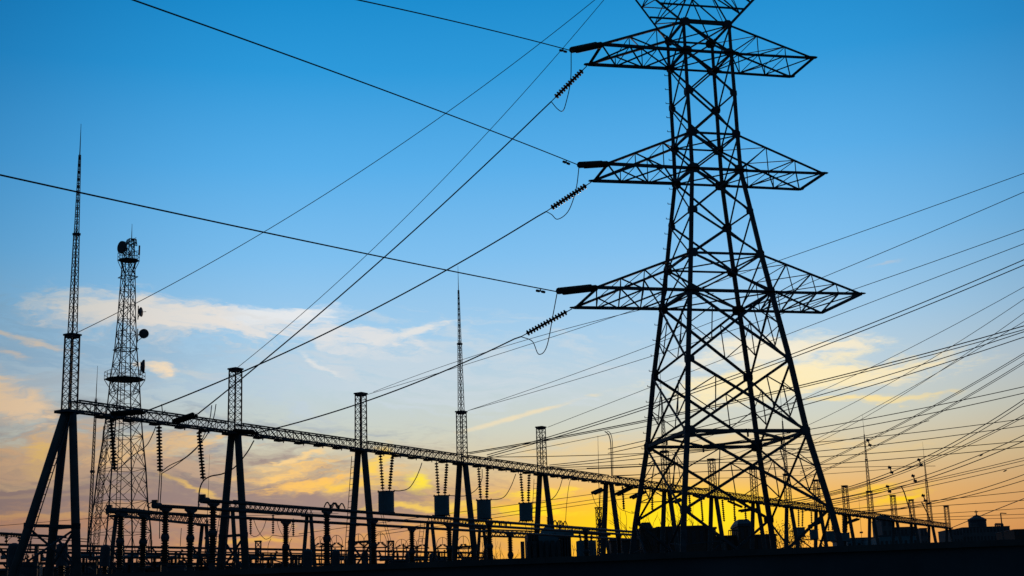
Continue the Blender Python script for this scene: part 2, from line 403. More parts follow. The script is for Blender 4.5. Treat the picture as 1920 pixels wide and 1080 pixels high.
for ca, cb in faces:                       # one lattice part per face of the body
    b = MB()
    for i in range(len(order)-1):
        k0, k1 = order[i], order[i+1]; w = .105 if i < 7 else .145
        a0, b0, a1, b1 = node(k0, ca), node(k0, cb), node(k1, ca), node(k1, cb)
        n_ = (AX if ca[1] != cb[1] else DP); 
        off = (lerp(a0, b0, .5) - TP(0, 0, lev[k0][0])).normalized()*.06
        b.ang(a0+off, b1+off, w); b.ang(b0-off, a1-off, w)
        if i >= 7:                         # redundant members in the tall panels
            X = None
            la, lb = (b0-a0).length, (b1-a1).length; t = la/(la+lb); X = lerp(a0, b1, t)
            for (t0, t1) in ((a0, a1), (b0, b1)):
                p1, p2 = lerp(t0, X, .5), lerp(t1, X, .5); mm = lerp(t0, t1, .48)
                b.ang(p1, mm, .06); b.ang(p2, mm, .06); b.ang(p1, p2, .06)
                if i >= 9: b.ang(lerp(t0, t1, .25), lerp(t0, X, .5), .05); b.ang(lerp(t0, t1, .75), lerp(t1, X, .5), .05)
    b.build('face_bracing', STEEL, tw)
for k, w in (('A', .14), ('B', .15), ('D', .12), ('E', .16), ('G', .13), ('H', .17), ('J', .2)):
    b = MB()
    for ca, cb in faces: b.ang(node(k, ca), node(k, cb), w)
    if k == 'J':
        mids = [lerp(node(k, a), node(k, c), .5) for a, c in faces]
        for i in range(4): b.ang(mids[i]+Vector((0, 0, .05)), mids[(i+1) % 4]+Vector((0, 0, .05)), .15)
        for i in range(4): b.ang(mids[i], mids[i]+Vector((0, 0, -.35)), .1)
    else:
        b.ang(node(k, 'nl')+Vector((0, 0, .04)), node(k, 'fr')+Vector((0, 0, .04)), .09); b.ang(node(k, 'nr')-Vector((0, 0, .04)), node(k, 'fl')-Vector((0, 0, .04)), .09)
    b.build('horizontal_frame', STEEL, tw)
ARM = {'B': ('A', 7.0, 6.9, 1.62), 'E': ('D', 7.03, 6.92, 1.69), 'H': ('G', 8.33, 8.2, 2.67)}
TIP = {}
for k, (kt, Ln_, Lf_, hw) in ARM.items():
    for sg in (-1, 1):
        z = lev[k][0]; b = MB()
        cn, cf = ('nl', 'fl') if sg < 0 else ('nr', 'fr')
        tn, tf = TP(sg*Ln_, -hw, z), TP(sg*Lf_, hw, z); TIP[k, sg] = (tn, tf)
        bn, bf, un, uf = node(k, cn), node(k, cf), node(kt, cn), node(kt, cf); cw = .175
        nb = 3 if k != 'H' else 4
        b.ang(tn, bn, cw); b.ang(tf, bf, cw); b.ang(tn, un, .14); b.ang(tf, uf, .14); b.ang(tn, tf, .2)
        ov = Vector((0, 0, .03))
        ts = [i/nb for i in range(nb+1)]
        for lo, hi in ((( tn, bn), (tn, un)), ((tf, bf), (tf, uf))):
            for i in range(1, nb):
                p, q = lerp(lo[0], lo[1], ts[i]), lerp(hi[0], hi[1], ts[i]); b.ang(p, q, .06)
                q2 = lerp(hi[0], hi[1], ts[i]); p2 = lerp(lo[0], lo[1], ts[i+1]); b.ang(q2, p2, .075)
        for i in range(nb):                # bottom and top plane lacing
            p, q = lerp(tn, bn, ts[i]), lerp(tf, bf, ts[i+1]); b.ang(p+ov, q+ov, .08)
            p, q = lerp(tf, bf, ts[i]), lerp(tn, bn, ts[i+1]); b.ang(p-ov, q-ov, .08)
            if i: b.ang(lerp(tn, bn, ts[i]), lerp(tf, bf, ts[i]), .06); b.ang(lerp(tn, un, ts[i]), lerp(tf, uf, ts[i]), .055)
            if i: p, q = lerp(tn, un, ts[i]), lerp(tf, uf, min(1, ts[i+1])); b.ang(p, q, .055)
        for P in (tn, tf):
            b.plate(P - AX*sg*.05, AX*.34, DP*.2, .04)
        b.plate(bn, AX*.5, DP*.3, .03); b.plate(bf, AX*.5, DP*.3, .03)
        b.build('cross_arm', STEEL, tw)
# earth-wire horns at the top
HT = {}
for sg in (-1, 1):
    b = MB(); cn, cf = ('nl', 'fl') if sg < 0 else ('nr', 'fr')
    tip = TP(sg*5.4, 0, lev['A'][0]+3.9); HT[sg] = tip; bn, bf = node('A', cn), node('A', cf)
    top0 = TP(sg*.2, -1.2, lev['A'][0]+2.9); top1 = TP(sg*.2, 1.2, lev['A'][0]+2.9)
    t2n, t2f = TP(sg*5.2, -.25, lev['A'][0]+3.9), TP(sg*5.2, .25, lev['A'][0]+3.9)
    b.ang(bn, t2n, .14); b.ang(bf, t2f, .14)
    on, of = node('A', 'nr' if sg < 0 else 'nl'), node('A', 'fr' if sg < 0 else 'fl')
    b.ang(top0, t2n, .1); b.ang(top1, t2f, .1); b.ang(bn, top0, .1); b.ang(bf, top1, .1)
    for i in (1, 2, 3):
        t = i/4; t0 = (i-1)/4
        for (p0, q0) in ((bn, top0), (bf, top1)):
            e_ = t2n if p0 is bn else t2f
            b.ang(lerp(p0, e_, t), lerp(q0, e_, t), .06); b.ang(lerp(q0, e_, t0), lerp(p0, e_, t), .07)
        b.ang(lerp(bn, t2n, t), lerp(bf, t2f, t), .08); b.ang(lerp(bn, t2n, t0), lerp(bf, t2f, t), .07); b.ang(lerp(top0, t2n, t), lerp(top1, t2f, t), .06)
    b.build('earth_wire_horn', STEEL, tw)
b = MB()
for sg in (-1, 1):
    p0 = lerp(node('A', 'nl' if sg < 0 else 'fl'), node('A', 'nl' if sg < 0 else 'fl'), 0)
for bb in (-1, 1):
    z_ = lev['A'][0]; cl, c2 = ('nl', 'nr') if bb < 0 else ('fl', 'fr')
    e1, e2 = lerp(node('A', cl), TP(-5.2, .25*bb, z_+3.9), .35), lerp(node('A', c2), TP(5.2, .25*bb, z_+3.9), .35)
    b.ang(e1, e2, .1); b.ang(TP(-.2, 1.2*bb, z_+2.9), TP(.2, 1.2*bb, z_+2.9), .1)
b.build('peak_tie', STEEL, tw)
z = 0.8
while z < 34.5:
    zz = z
    for i in range(len(order)-1):
        z1, s1_ = lev[order[i]]; z0, s0_ = lev[order[i+1]]
        if z0 <= zz <= z1: s_ = s0_ + (s1_-s0_)*(zz-z0)/(z1-z0); break
    P = TP(-s_, s_, zz); b = MB(); b.bar(P, P-AX*.34, .035); b.bar(P-AX*.335, P-AX*.335+Vector((0, 0, .09)), .035); b.build('climbing_step', STEEL, tw); z += .95

# conductors of the pylon: towards the upper left, dead-ended on near tips
def toward(P, Q, Ln): P, Q = Vector(P), Vector(Q); return P + (Q-P).normalized()*Ln
lines = [('B', (672, 0), 27.5, (870, 44), 'upper'), ('E', (250, 0), 20.5, (690, 157), 'middle'), ('H', (0, 328), 15.0, (520, 441), 'lower')]
drops = {'B': ((1045, 195), (372, 778)), 'E': ((1032, 403), (272, 771)), 'H': ((1000, 634), (483, 812))}
JE = {}
for k, pxy, zz, mid, nm in lines:
    tn, tf = TIP[k, -1]; Q = atZ(pxy[0], pxy[1], zz); d0 = (Q-tn)
    cp_ = curve_pts(tn, Q, mid, 40); E1 = toward(tn, cp_[1], {'B': 3.3, 'E': 3.1, 'H': 3.6}[k]); ex_ = {'B': (1071, 95), 'E': (1086, 310), 'H': (1045, 547)}[k]; E1 = atY(ex_[0], ex_[1], E1.y)
    double_string(tn, E1, 'smooth dark insulator pair at the left tip of the %s pylon arm' % nm, .36, r=.2, pitch=.13)
    # the wire itself continues from E1
    wire(E1, Q, mid, .032, 'thick power line from the %s left pylon arm rising to the upper left' % nm, ext=.5, n=40)
    JE[k] = E1
    # vibration damper
    pts = curve_pts(E1, Q, mid, 40); P = pts[2]; dd = (pts[3]-pts[1]).normalized()
    dm = thing('vibration_damper', P, 'small dumbbell damper clamped under the line at the %s left arm' % nm, 'damper')
    b = MB(); b.bar(P, P-Vector((0, 0, .16)), .06); b.bar(P-Vector((0, 0, .16))-dd*.3, P-Vector((0, 0, .16))+dd*.3, .03); b.build('clamp', STEEL, dm)
    for s_ in (-1, 1):
        b = MB(); b.cyl(P-Vector((0, 0, .16))+dd*.16*s_, P-Vector((0, 0, .16))+dd*.42*s_, .075, n=8); b.build('weight', STEEL, dm)
# gantry geometry first: beam height above eye 13 m
HB = 13.0
colx = [(130, 770), (440, 815), (677, 846), (867, 867), (1017, 886), (1141, 902), (1250, 918), (1338, 931.5), (1416, 943), (1479, 951.5), (1534, 959), (1588, 966.5), (1634, 972), (1678, 977.5), (1712, 982), (1745, 986), (1778, 990)]
P0, P1 = atZ(130, 770, HB), atZ(1534, 957, HB); GD = (P1-P0); GD.z = 0; GD.normalize(); GN = Vector((-GD.y, GD.x, 0))
def online(x):                            # the point of the straight gantry line seen in column x
    lo, hi = -40.0, 400.0
    for _ in range(50):
        t = (lo+hi)/2; P = P0 + GD*t
        if px(P)[0] < x: lo = t
        else: hi = t
    return P0 + GD*lo
COL = [online(x) for x, y in colx]
for k, (pe, pb) in drops.items():
    tn, tf = TIP[k, -1]; nm = {'B': 'upper', 'E': 'middle', 'H': 'lower'}[k]
    G = online({'B': 322, 'E': 205, 'H': 436}[k]) + Vector((0, 0, .1)); 
    Dd = (tf-G).length
    mid = {'B': (700, 502), 'E': (700, 580), 'H': (760, 725)}[k]
    T1p = {'B': (371, 776), 'E': (274, 771), 'H': (484, 811)}[k]; T1 = atY(T1p[0], T1p[1], G.y-2.2); cps = curve_pts(tf, T1, mid, 60)
    # tension insulator hangs along the wire, ends on the measured direction
    d1 = (cps[2]-cps[0]).normalized(); S0 = tf + d1*.55; S1 = tf + d1*{'B': 3.4, 'E': 3.6, 'H': 3.8}[k]
    string_thing(tf+d1*.15, S1, 'single ribbed insulator string pulled down-left from the %s pylon arm' % nm, r=.19, core=.07, pitch=.2, ends=.4)
    
    double_string(G, T1, {'B': 'dark double insulator on the gantry beam left of the second lattice post', 'E': 'dark double insulator on the gantry beam beside the radio tower', 'H': 'dark double insulator at the second lattice post of the gantry'}[k], .26, r=.12)
    b = MB(); seg = [S1] + [c_ for c_ in cps[4:] if (c_-tf).length > 4.2]; b.tube(seg, .042, 4); tag(b.build('power_line', CABLE), 'taut line sloping from the %s left pylon arm down to the gantry beam' % nm, 'wire')
    E1 = JE[k]; lowp = {'B': [(1070, 150), (1062, 190), (1055, 208), (1045, 204)], 'E': [(1080, 355), (1066, 395), (1046, 411), (1034, 402)], 'H': [(1037, 590), (1025, 650), (1010, 664), (998, 640)]}[k]
    J = [E1]
    for i, q in enumerate(lowp): t = (i+1)/(len(lowp)); dist = E1.y + (S1.y-E1.y)*t; J.append(atY(q[0], q[1], dist))
    J.append(S1); pathwire(J, .028, 'thin jumper loop hanging below the %s left pylon arm' % nm)
    DROP = G

# ------------------------------------------------------------------ the main gantry
def lattice(b, base, top, w0, w1, wmem, wleg, rot, npan, X=True):
    """square lattice mast"""
    base, top = Vector(base), Vector(top); cr, sr = math.cos(rot), math.sin(rot)
    def cn(t, i):
        w = (w0+(w1-w0)*t)/2; x, y = ((-w, -w), (w, -w), (w, w), (-w, w))[i]
        return lerp(base, top, t) + Vector((x*cr-y*sr, x*sr+y*cr, 0))
    for i in range(4): b.bar(cn(0, i), cn(1, i), wleg)
    for k in range(npan):
        t0, t1 = k/npan, (k+1)/npan
        for i in range(4):
            j = (i+1) % 4; b.bar(cn(t0, i), cn(t1, j), wmem)
            if X: b.bar(cn(t0, j), cn(t1, i), wmem*.98)
            b.bar(cn(t1, i), cn(t1, j), wmem*.96)
GR = math.atan2(GD.y, GD.x)
gan = thing('substation_gantry', (P0.x, P0.y, 0), 'long lattice beam on sloping concrete legs with square lattice posts, receding left to right', 'gantry')
POST = {0: 628, 1: 692, 2: 738, 3: 772, 4: 801, 6: 846, 7: 861, 8: 877, 9: 889, 10: 900, 11: 911, 12: 921, 13: 929, 14: 937, 15: 943, 16: 949}
MAST = {0: (292, 232), 3: (545, 498), 6: (745, 650), 9: (790, 716), 12: (815, 778), 15: (868, 828)}
def hz(x, y, P):                            # height of the point above P seen in row y
    lo, hi = 0., 80.
    for _ in range(40):
        t = (lo+hi)/2
        if px(P+Vector((0, 0, t)))[1] > y: lo = t
        else: hi = t
    return lo
POSTTOP = {}
for i, P in enumerate(COL):
    fr_ = part('a_frame', gan, (P.x, P.y, 0))
    zb = P.z - .1; splay = 1.75
    legs = [(-splay, 0), (splay, 0)]
    feet = [Vector((P.x, P.y, 0)) + GN*s_ for s_, _ in legs]
    if i == 0: feet.append(Vector((P.x, P.y, 0)) - GD*5.2)
    for ft in feet:
        tp = Vector((P.x, P.y, zb)) + (ft-Vector((P.x, P.y, 0))).normalized()*.28
        b = MB(); b.cyl((ft.x, ft.y, -.3), tp, .28, .235, 12); b.build('leg', CONC, fr_, smooth=True)
    b = MB(); b.box((P.x, P.y, zb+.02), (1.3, 1.1, .16), GR); b.build('cap_plate', STEEL, fr_)
    def onleg(ft, z): tpp = Vector((P.x, P.y, zb)) + (ft-Vector((P.x, P.y, 0))).normalized()*.28; return lerp((ft.x, ft.y, 0), tpp, z/zb)
    if i < 9:
        for a_, b_ in ([(0, 1)] if i else [(0, 1), (2, 0)]):
            z1 = 7.95
            b = MB(); b.bar(onleg(feet[a_], z1), onleg(feet[b_], z1), .17); b.bar(onleg(feet[a_], z1-.1), onleg(feet[b_], z1-2.4), .11); b.bar(onleg(feet[b_], z1-.12), onleg(feet[a_], z1-2.5), .11)
            for ft in (feet[a_], feet[b_]): q = onleg(ft, z1); b.cyl(q-Vector((0, 0, .16)), q+Vector((0, 0, .16)), .27, n=12)
            b.build('cross_brace', STEEL, fr_)
    if i in (0, 2, 4, 5):                   # access ladder beside the leg
        b = MB(); s_ = GN*(1 if i in (2, 4, 5) else 1); ft = feet[1] if i else feet[2]
        offv = (GN*.42 if i else -GN*.5)
        for sd2 in (-.2, .2): b.bar(onleg(ft, 1.5)+offv+GD*sd2*.3+GN*sd2, onleg(ft, zb-.3)+offv+GD*sd2*.3+GN*sd2, .045)
        z = 1.7
        while z < zb-.4: q = onleg(ft, z)+offv; b.bar(q-GN*.2-GD*.06, q+GN*.2+GD*.06, .035); z += .42
        b.build('ladder', STEEL, fr_)
    if i in POST:
        T = hz(0, POST[i], P); base = Vector((P.x, P.y, P.z))
        b = MB(); npn = max(4, int(T/.42))
        lattice(b, base, base+Vector((0, 0, T)), .62, .58, .03, .085, GR, npn, X=False)
        b.box(base+Vector((0, 0, T)), (.78, .74, .1), GR); b.box(base+Vector((0, 0, T-.14)), (.66, .64, .08), GR)
        b.build('lattice_post', STEEL, fr_); POSTTOP[i] = base+Vector((0, 0, T))
        if i in MAST:
            t1 = hz(0, MAST[i][0], P); t2 = hz(0, MAST[i][1], P); b = MB(); q = base+Vector((0, 0, T+.05))
            hm = t1-T; lattice(b, q, q+Vector((0, 0, hm*.55)), .37, .23, .026, .05, GR, max(8, int(hm*.55/.55)), X=False)
            b.box(q+Vector((0, 0, hm*.55)), (.34, .34, .14), GR)
            lattice(b, q+Vector((0, 0, hm*.55)), q+Vector((0, 0, hm)), .2, .08, .02, .04, GR, max(8, int(hm*.45/.45)), X=False)
            b.cyl(q+Vector((0, 0, hm)), base+Vector((0, 0, t2)), .035, .012, 6)
            b.build('lightning_mast', STEEL, fr_)
for i in range(len(COL)-1):                 # beams: box trusses
    A_, B_ = COL[i], COL[i+1]; b = MB(); Lb = (B_-A_).length; Hh, Ww = .62, .7
    a0, b0 = A_ + GD*.42, B_ - GD*.42; nb = max(10, int(Lb/.86))
    up = Vector((0, 0, Hh)); sN = GN*Ww/2
    for s_ in (-1, 1):
        b.ang(a0+sN*s_, b0+sN*s_, .11); b.bar(a0+sN*s_*.92+up, b0+sN*s_*.92+up, .085)
        for k in range(nb):
            p, q = lerp(a0, b0, k/nb), lerp(a0, b0, (k+1)/nb)
            b.bar(p+sN*s_, q+sN*s_*.92+up, .034); b.bar(p+sN*s_*.92+up, q+sN*s_, .033)
            if s_ > 0: b.bar(p-sN, q+sN, .05)
            b.bar(p+sN*s_, p+sN*s_*.92+up, .036)
            if s_ > 0 and k % 2 == 0: b.bar(p-sN, p+sN, .06); b.bar(p-sN*.92+up, p+sN*.92+up, .035)
    # hanger brackets and gusset plates under the beam
    for k in range(1, 6):
        p = lerp(a0, b0, k/6); b.box(p+Vector((0, 0, -.11)), (.55, .9, .1), GR); b.cyl(p+Vector((0, 0, -.3))-GN*.2, p+Vector((0, 0, -.1))-GN*.2, .04, n=6)
    b.bar(a0+Vector((0, 0, -.07)), b0+Vector((0, 0, -.07)), .34, .04)
    o = b.build('beam', STEEL, gan)

# wires from the pylon peak down to the first two posts
for key, mid, lab, pp in ((0, (600, 372), 'thin earth wire from the picture top down to the leftmost lattice post', (1115, 0)), (1, (700, 467), 'thin earth wire from the picture top down to the second lattice post', (1132, 0))):
    T = POSTTOP[key]; E_ = HT[-1] if key == 0 else HT[-1]
    Q = atZ(pp[0], pp[1], 38.0)
    wire(T, Q, mid, .022, lab, ext=.12, n=60, name='earth_wire')

# ------------------------------------------------------------------ suspended strings and wave traps on the gantry
def onbeam(x): return online(x) + Vector((0, 0, -.12))
def hang(x, y0, x1, y1, lab, grp=None, r=.19, side=0.0, dist=None):
    P = onbeam(x); Q = atY(x1, y1, P.y); return string_thing(P, Q, lab, grp, r=r, pitch=.2, ends=.1, core=.07), Q
h1, Q1 = hang(208, 0, 215, 884, 'suspension insulator string hanging in front of the radio tower')
h2, Q2 = hang(298, 0, 300, 887, 'ribbed insulator string hanging from the first gantry bay just right of the radio tower')
h3, Q3 = hang(373, 0, 381, 901, 'ribbed insulator string hanging from the gantry just left of the second lattice post')
def jump(pts, y0, y1, lab, r=.03, grp=None):
    n_ = len(pts)-1; return pathwire([atY(p[0], p[1], y0+(y1-y0)*i/n_) for i, p in enumerate(pts)], r, lab, grp)
jump([(405, 758), (400, 785), (385, 820), (350, 856), (318, 873), (302, 885)], Q3.y, Q2.y, 'drooping cable from the overhead line into the string right of the radio tower')
jump([(397, 760), (392, 790), (372, 836), (335, 868), (303, 888)], Q3.y-1, Q2.y-.5, 'lower of the twin drooping cables right of the radio tower')
jump([(300, 887), (298, 915), (296, 945), (292, 975)], Q2.y, Q2.y, 'cable dropping from the string right of the radio tower to the pipe bus')
jump([(303, 887), (302, 915), (300, 950), (299, 1010)], Q2.y, Q2.y, 'second cable dropping beside it from the same string to the ground equipment')
jump([(476, 826), (462, 850), (440, 876), (418, 888), (395, 893), (381, 902), (374, 920), (372, 950)], Q3.y+2, Q3.y, 'thick looping cable passing behind the second gantry legs', .045)
jump([(292, 800), (286, 815), (275, 835), (255, 850), (235, 868), (217, 884)], Q2.y, Q1.y, 'cable drooping across the radio tower legs from the beam')
jump([(303, 758), (305, 772), (310, 770)], Q2.y, Q2.y, 'short clamp lead hanging from the line above the first gantry bay')
trap_proto = None
def trap(x, ytop, ybot, w, lab, P, grp='wave traps hung under the gantry'):
    global trap_proto
    top = atY(x, ytop, P.y); bot = atY(x, ybot, P.y); h = top.z-bot.z; rad = w/2*P.y/FPX*.98
    if trap_proto is None:
        t = thing('line_trap', (0, 0, 0), lab, 'line trap', grp)
        b = MB(); b.cyl((0, 0, -.04), (0, 0, -.97), .485, n=28)
        for k in range(1, 12): b.cyl((0, 0, -.04-k*.078), (0, 0, -.055-k*.078), .492, n=28)
        b.build('coil', TEAL, t)
        for z in (-.02, -.985):
            b = MB()
            for k in range(4): a = k*math.pi/4+.2; b.bar((-.56*math.cos(a), -.56*math.sin(a), z), (.56*math.cos(a), .56*math.sin(a), z), .05, .04)
            b.cyl((0, 0, z-.012), (0, 0, z+.012), .505, n=28)
            for k in range(8): a = k*math.pi/4+.2; b.box((.53*math.cos(a), .53*math.sin(a), z-.02*(1 if z < -.5 else -1)), (.05, .05, .07))
            b.build('end_spider', STEEL, t)
        b = MB(); b.cyl((0, 0, -.97), (0, 0, -1.08), .06, n=8); b.bar((.3, 0, -1.0), (.3, 0, -1.06), .05); b.build('terminal', STEEL, t)
        trap_proto = t
    else:
        t = trap_proto.copy(); C.objects.link(t); t['label'] = lab
        for ch in trap_proto.children: c = ch.copy(); C.objects.link(c); c.parent = t
    t.location = top; t.scale = (rad/.485, rad/.485, h); t.rotation_euler = (0, 0, .3)
    return top, rad
for n_, (x, yt, yb, w, xa, xb, lab) in enumerate([(724, 921, 962, 30, 713, 736, 'largest box-like drum hanging just right of the third lattice post'), (828, 929, 967, 28.5, 818, 838, 'hanging drum between the largest drum and the tall central lightning mast'),
      (907, 937, 974, 27, 897, 914, 'hanging drum just right of the tall central lightning mast'), (985.5, 943, 977, 25, 976, 992, 'hanging drum just left of the fifth lattice post'),
      (1501, 989, 1007, 16, 1497, 1505, 'small far drum hanging low inside the right pylon leg'), (1525.5, 993, 1011, 16, 1521, 1530, 'small far drum overlapped by the right foot of the pylon'),
      (1557, 996, 1015, 17, 1553, 1561, 'small far drum just behind the pylon outer right foot'), (1584, 999, 1015, 17, 1580, 1588, 'rightmost small far drum beside the pylon foot')]):
    P = onbeam(x) if n_ < 4 else online(x)
    top, rad = trap(x, yt, yb, w, lab, P)
    ords = ['largest drum', 'second drum from the left', 'drum right of the tall central mast', 'drum left of the fifth post', 'far drum inside the right pylon leg', 'far drum at the right pylon foot', 'far drum just behind the outer right foot', 'rightmost far drum'][n_]
    for s_, xx in ((-1, xa), (1, xb)):
        A_ = onbeam(xx) + GN*.0; B_ = top + (R0*s_*rad*.42) + Vector((0, 0, .03))
        string_thing(A_, B_, '%s slanting insulator string holding the %s' % ('left' if s_ < 0 else 'right', ords), 'insulator strings carrying the drums', r=.15 if n_ < 4 else .13, pitch=.21, ends=.1, n=8)
jump([(739, 920), (752, 920), (767, 915), (779, 898), (787, 880), (791, 868)], onbeam(740).y, onbeam(791).y, 'cable curving up from the largest hanging drum to the beam', .035)
jump([(843, 929), (860, 930), (875, 929), (893, 918), (903, 900), (904, 880)], onbeam(843).y, onbeam(904).y, 'cable curving up from the second hanging drum behind the mast legs', .033)
jump([(921, 937), (935, 936), (947, 930), (958, 912), (967, 889)], onbeam(921).y, onbeam(967).y, 'cable curving up from the drum right of the tall central mast', .035)
jump([(1000, 943), (1020, 942), (1037, 934), (1048, 918), (1055, 896)], onbeam(1000).y, onbeam(1055).y, 'cable curving up from the drum left of the fifth post', .035)
jump([(1078, 880), (1068, 905), (1063, 940), (1060, 985)], onbeam(1078).y, onbeam(1060).y, 'thin wire falling from the beam right of the fifth post', .025)
# strings on the right bays
for n_, (x, x1, y1, lab) in enumerate([(1167, 1170, 957, 'thin insulator string hanging just right of the sixth gantry frame'), (1223, 1223, 958, 'insulator string seen between the two left pylon legs'), (1292, 1295, 961, 'insulator string hanging just right of the front left pylon leg'),
      (1314, 1318, 979, 'long insulator string hanging left of the eighth gantry frame'), (1354, 1358, 979, 'insulator string just right of the eighth gantry frame'), (1376, 1378, 979, 'insulator string hanging above the roof turret'), (1396, 1399, 977, 'insulator string beside the ninth gantry frame')]):
    hang(x, 0, x1, y1, lab, 'thin insulator strings under the far bays', r=.14)
for n_, (a_, b_, lab) in enumerate([((1133, 916), (1110, 926), 'dark tension insulator left of the sixth gantry frame'), ((1187, 912), (1153, 929), 'dark tension insulator right of the sixth gantry frame'), ((1212, 920), (1181, 935), 'dark tension insulator crossing the outer left pylon leg'),
      ((1280, 935), (1262, 943), 'dark tension insulator beside the front left pylon leg'), ((1300, 929), (1320, 935), 'dark tension insulator right of the front left pylon leg'), ((1364, 939), (1392, 951), 'dark tension insulator left of the ninth gantry frame'), ((1420, 953), (1384, 959), 'dark tension insulator below the ninth gantry frame'),
      ((1545, 976), (1515, 988), 'tension insulator left of the pylon right foot'), ((1612, 972), (1580, 983), 'tension insulator right of the pylon right foot'), ((230, 778), (200, 786), 'dark tension insulator clamped under the start of the gantry beam')]):
    Pa = online(a_[0]) ; A_ = atY(a_[0], a_[1], Pa.y); B_ = atY(b_[0], b_[1], Pa.y-2.6)
    double_string(A_, B_, lab, .3, 'tension insulators along the gantry', r=.14)
jump([(1110, 926), (1117, 945), (1126, 953), (1133, 952)], 130, 134, 'small loop of cable left of the sixth gantry frame', .025)
jump([(1153, 929), (1158, 948), (1166, 956), (1172, 958), (1183, 962), (1192, 963)], 133, 136, 'small loop of cable right of the sixth gantry frame', .025)
jump([(1172, 958), (1175, 975), (1174, 1010)], 135, 135, 'thin lead dropping behind the outer left pylon leg', .02)
jump([(1134, 809), (1141, 815), (1145, 830), (1146, 860), (1147, 893)], 138, 137, 'curved pole-like cable arching up above the sixth gantry frame', .05)
jump([(1138, 808), (1144, 812), (1148, 826), (1149, 860), (1149, 893)], 138, 137, 'inner twin of the arched cable above the sixth gantry frame', .035)
jump([(1690, 912), (1696, 925), (1703, 948), (1712, 975)], 215, 221, 'leaning cable dropping to the beam between the two far right masts', .09)
jump([(1728, 941), (1735, 955), (1740, 965), (1745, 978)], 222, 228, 'short leaning cable at the foot of the last lightning mast', .09)
jump([(1260, 850), (1268, 857), (1273, 880), (1276, 905)], 150, 150, 'arched cable above the beam inside the left pylon legs', .04)

#%%PART2%%
# ------------------------------------------------------------------ radio tower behind the first bay
RT = atY(222, 1080, 200); RT.z = 0
rt = thing('radio_tower', RT, 'tall lattice radio tower with two railed platforms and dish antennas, at left', 'radio tower')
def rz(y, x=240): return atY(x, y, 200).z
rlev = [(0, 5.4), (rz(1000), 4.5), (rz(940), 3.9), (rz(880), 3.5), (rz(820), 2.9), (rz(760), 2.45), (rz(712), 2.15), (rz(655), 1.65), (rz(600), 1.36), (rz(545), 1.17), (rz(490), .96), (rz(455), .8)]
RROT = math.radians(38)
def rc(z, w, i):
    a = RROT + i*math.pi/2 + math.pi/4; return Vector((RT.x + math.cos(a)*w*1.0, RT.y + math.sin(a)*w, z))
for i in range(4):
    b = MB()
    for k in range(len(rlev)-1): b.cyl(rc(*rlev[k], i), rc(*rlev[k+1], i), .12-.006*k, n=6)
    b.build('leg', STEEL, rt)
for i in range(4):
    b = MB(); j = (i+1) % 4
    for k in range(len(rlev)-1):
        (z0, w0), (z1, w1) = rlev[k], rlev[k+1]; sub = 1 if k < 4 else 2
        for s_ in range(sub):
            ta, tb = s_/sub, (s_+1)/sub; za, zb_, wa_, wb_ = z0+(z1-z0)*ta, z0+(z1-z0)*tb, w0+(w1-w0)*ta, w0+(w1-w0)*tb
            b.bar(rc(za, wa_, i), rc(zb_, wb_, j), .07); b.bar(rc(za, wa_, j), rc(zb_, wb_, i), .068); b.bar(rc(zb_, wb_, i), rc(zb_, wb_, j), .066)
            if k < 4:
                X = (rc(za, wa_, i)+rc(za, wa_, j)+rc(zb_, wb_, i)+rc(zb_, wb_, j))*.25
                for c_ in (i, j): b.bar(lerp(rc(za, wa_, c_), rc(zb_, wb_, c_), .5), lerp(rc(za, wa_, c_), X, .5), .06); b.bar(lerp(rc(za, wa_, c_), rc(zb_, wb_, c_), .5), lerp(rc(zb_, wb_, c_), X, .5), .06)
    b.build('face_bracing', STEEL, rt)
b = MB(); q0, q1 = Vector((RT.x-.5, RT.y, 1)), Vector((RT.x-.1, RT.y, rz(470)))
for s_ in (-.28, .28): b.bar(q0+Vector((s_, 0, 0)), q1+Vector((s_, 0, 0)), .09)
z = 1.5
while z < q1.z: p_ = lerp(q0, q1, (z-1)/(q1.z-1)); b.bar(p_-Vector((.28, 0, 0)), p_+Vector((.28, 0, 0)), .06); z += .8
b.build('ladder', STEEL, rt)
for yy, w, inner in ((712, 3.6, 2.15), (489, 1.95, .96)):
    z = rz(yy); pf = part('platform', rt, (RT.x, RT.y, z)); b = MB()
    P8 = [Vector((RT.x+math.cos(RROT+k*math.pi/4+.39)*w*.78, RT.y+math.sin(RROT+k*math.pi/4+.39)*w*.78, z)) for k in range(8)]
    bb_ = len(b.v); 
    for dz_ in (0, .1):
        for p_ in P8: b.v.append(p_+Vector((0, 0, dz_)))
    b.f += [tuple(range(bb_, bb_+8))[::-1], tuple(range(bb_+8, bb_+16))] + [(bb_+k, bb_+(k+1) % 8, bb_+8+(k+1) % 8, bb_+8+k) for k in range(8)]
    b.build('deck', STEEL, pf); b = MB()
    for k in range(8):
        p_, q_ = P8[k], P8[(k+1) % 8]
        for h in (.55, 1.1): b.bar(p_+Vector((0, 0, h)), q_+Vector((0, 0, h)), .05)
        for t in (0, .5): r_ = lerp(p_, q_, t); b.bar(r_, r_+Vector((0, 0, 1.1)), .05)
    b.build('railing', STEEL, pf); b = MB()
    for k in range(8): p_ = P8[k]; b.bar(p_, Vector((RT.x+(p_.x-RT.x)*inner/w, RT.y+(p_.y-RT.y)*inner/w, z-1.8)), .09)
    b.build('strut', STEEL, pf)
b = MB()
for yy, s_ in ((520, 0), (655, 0)):
    z = rz(yy)
    for i in range(4): b.bar(rc(z, 1.9 if yy > 600 else 1.5, i), rc(z, 1.9 if yy > 600 else 1.5, (i+1) % 4), .09)
b.build('rest_frame', STEEL, rt)
b = MB(); cage = [(235, 510, 535), (222, 620, 655), (219, 645, 660)]
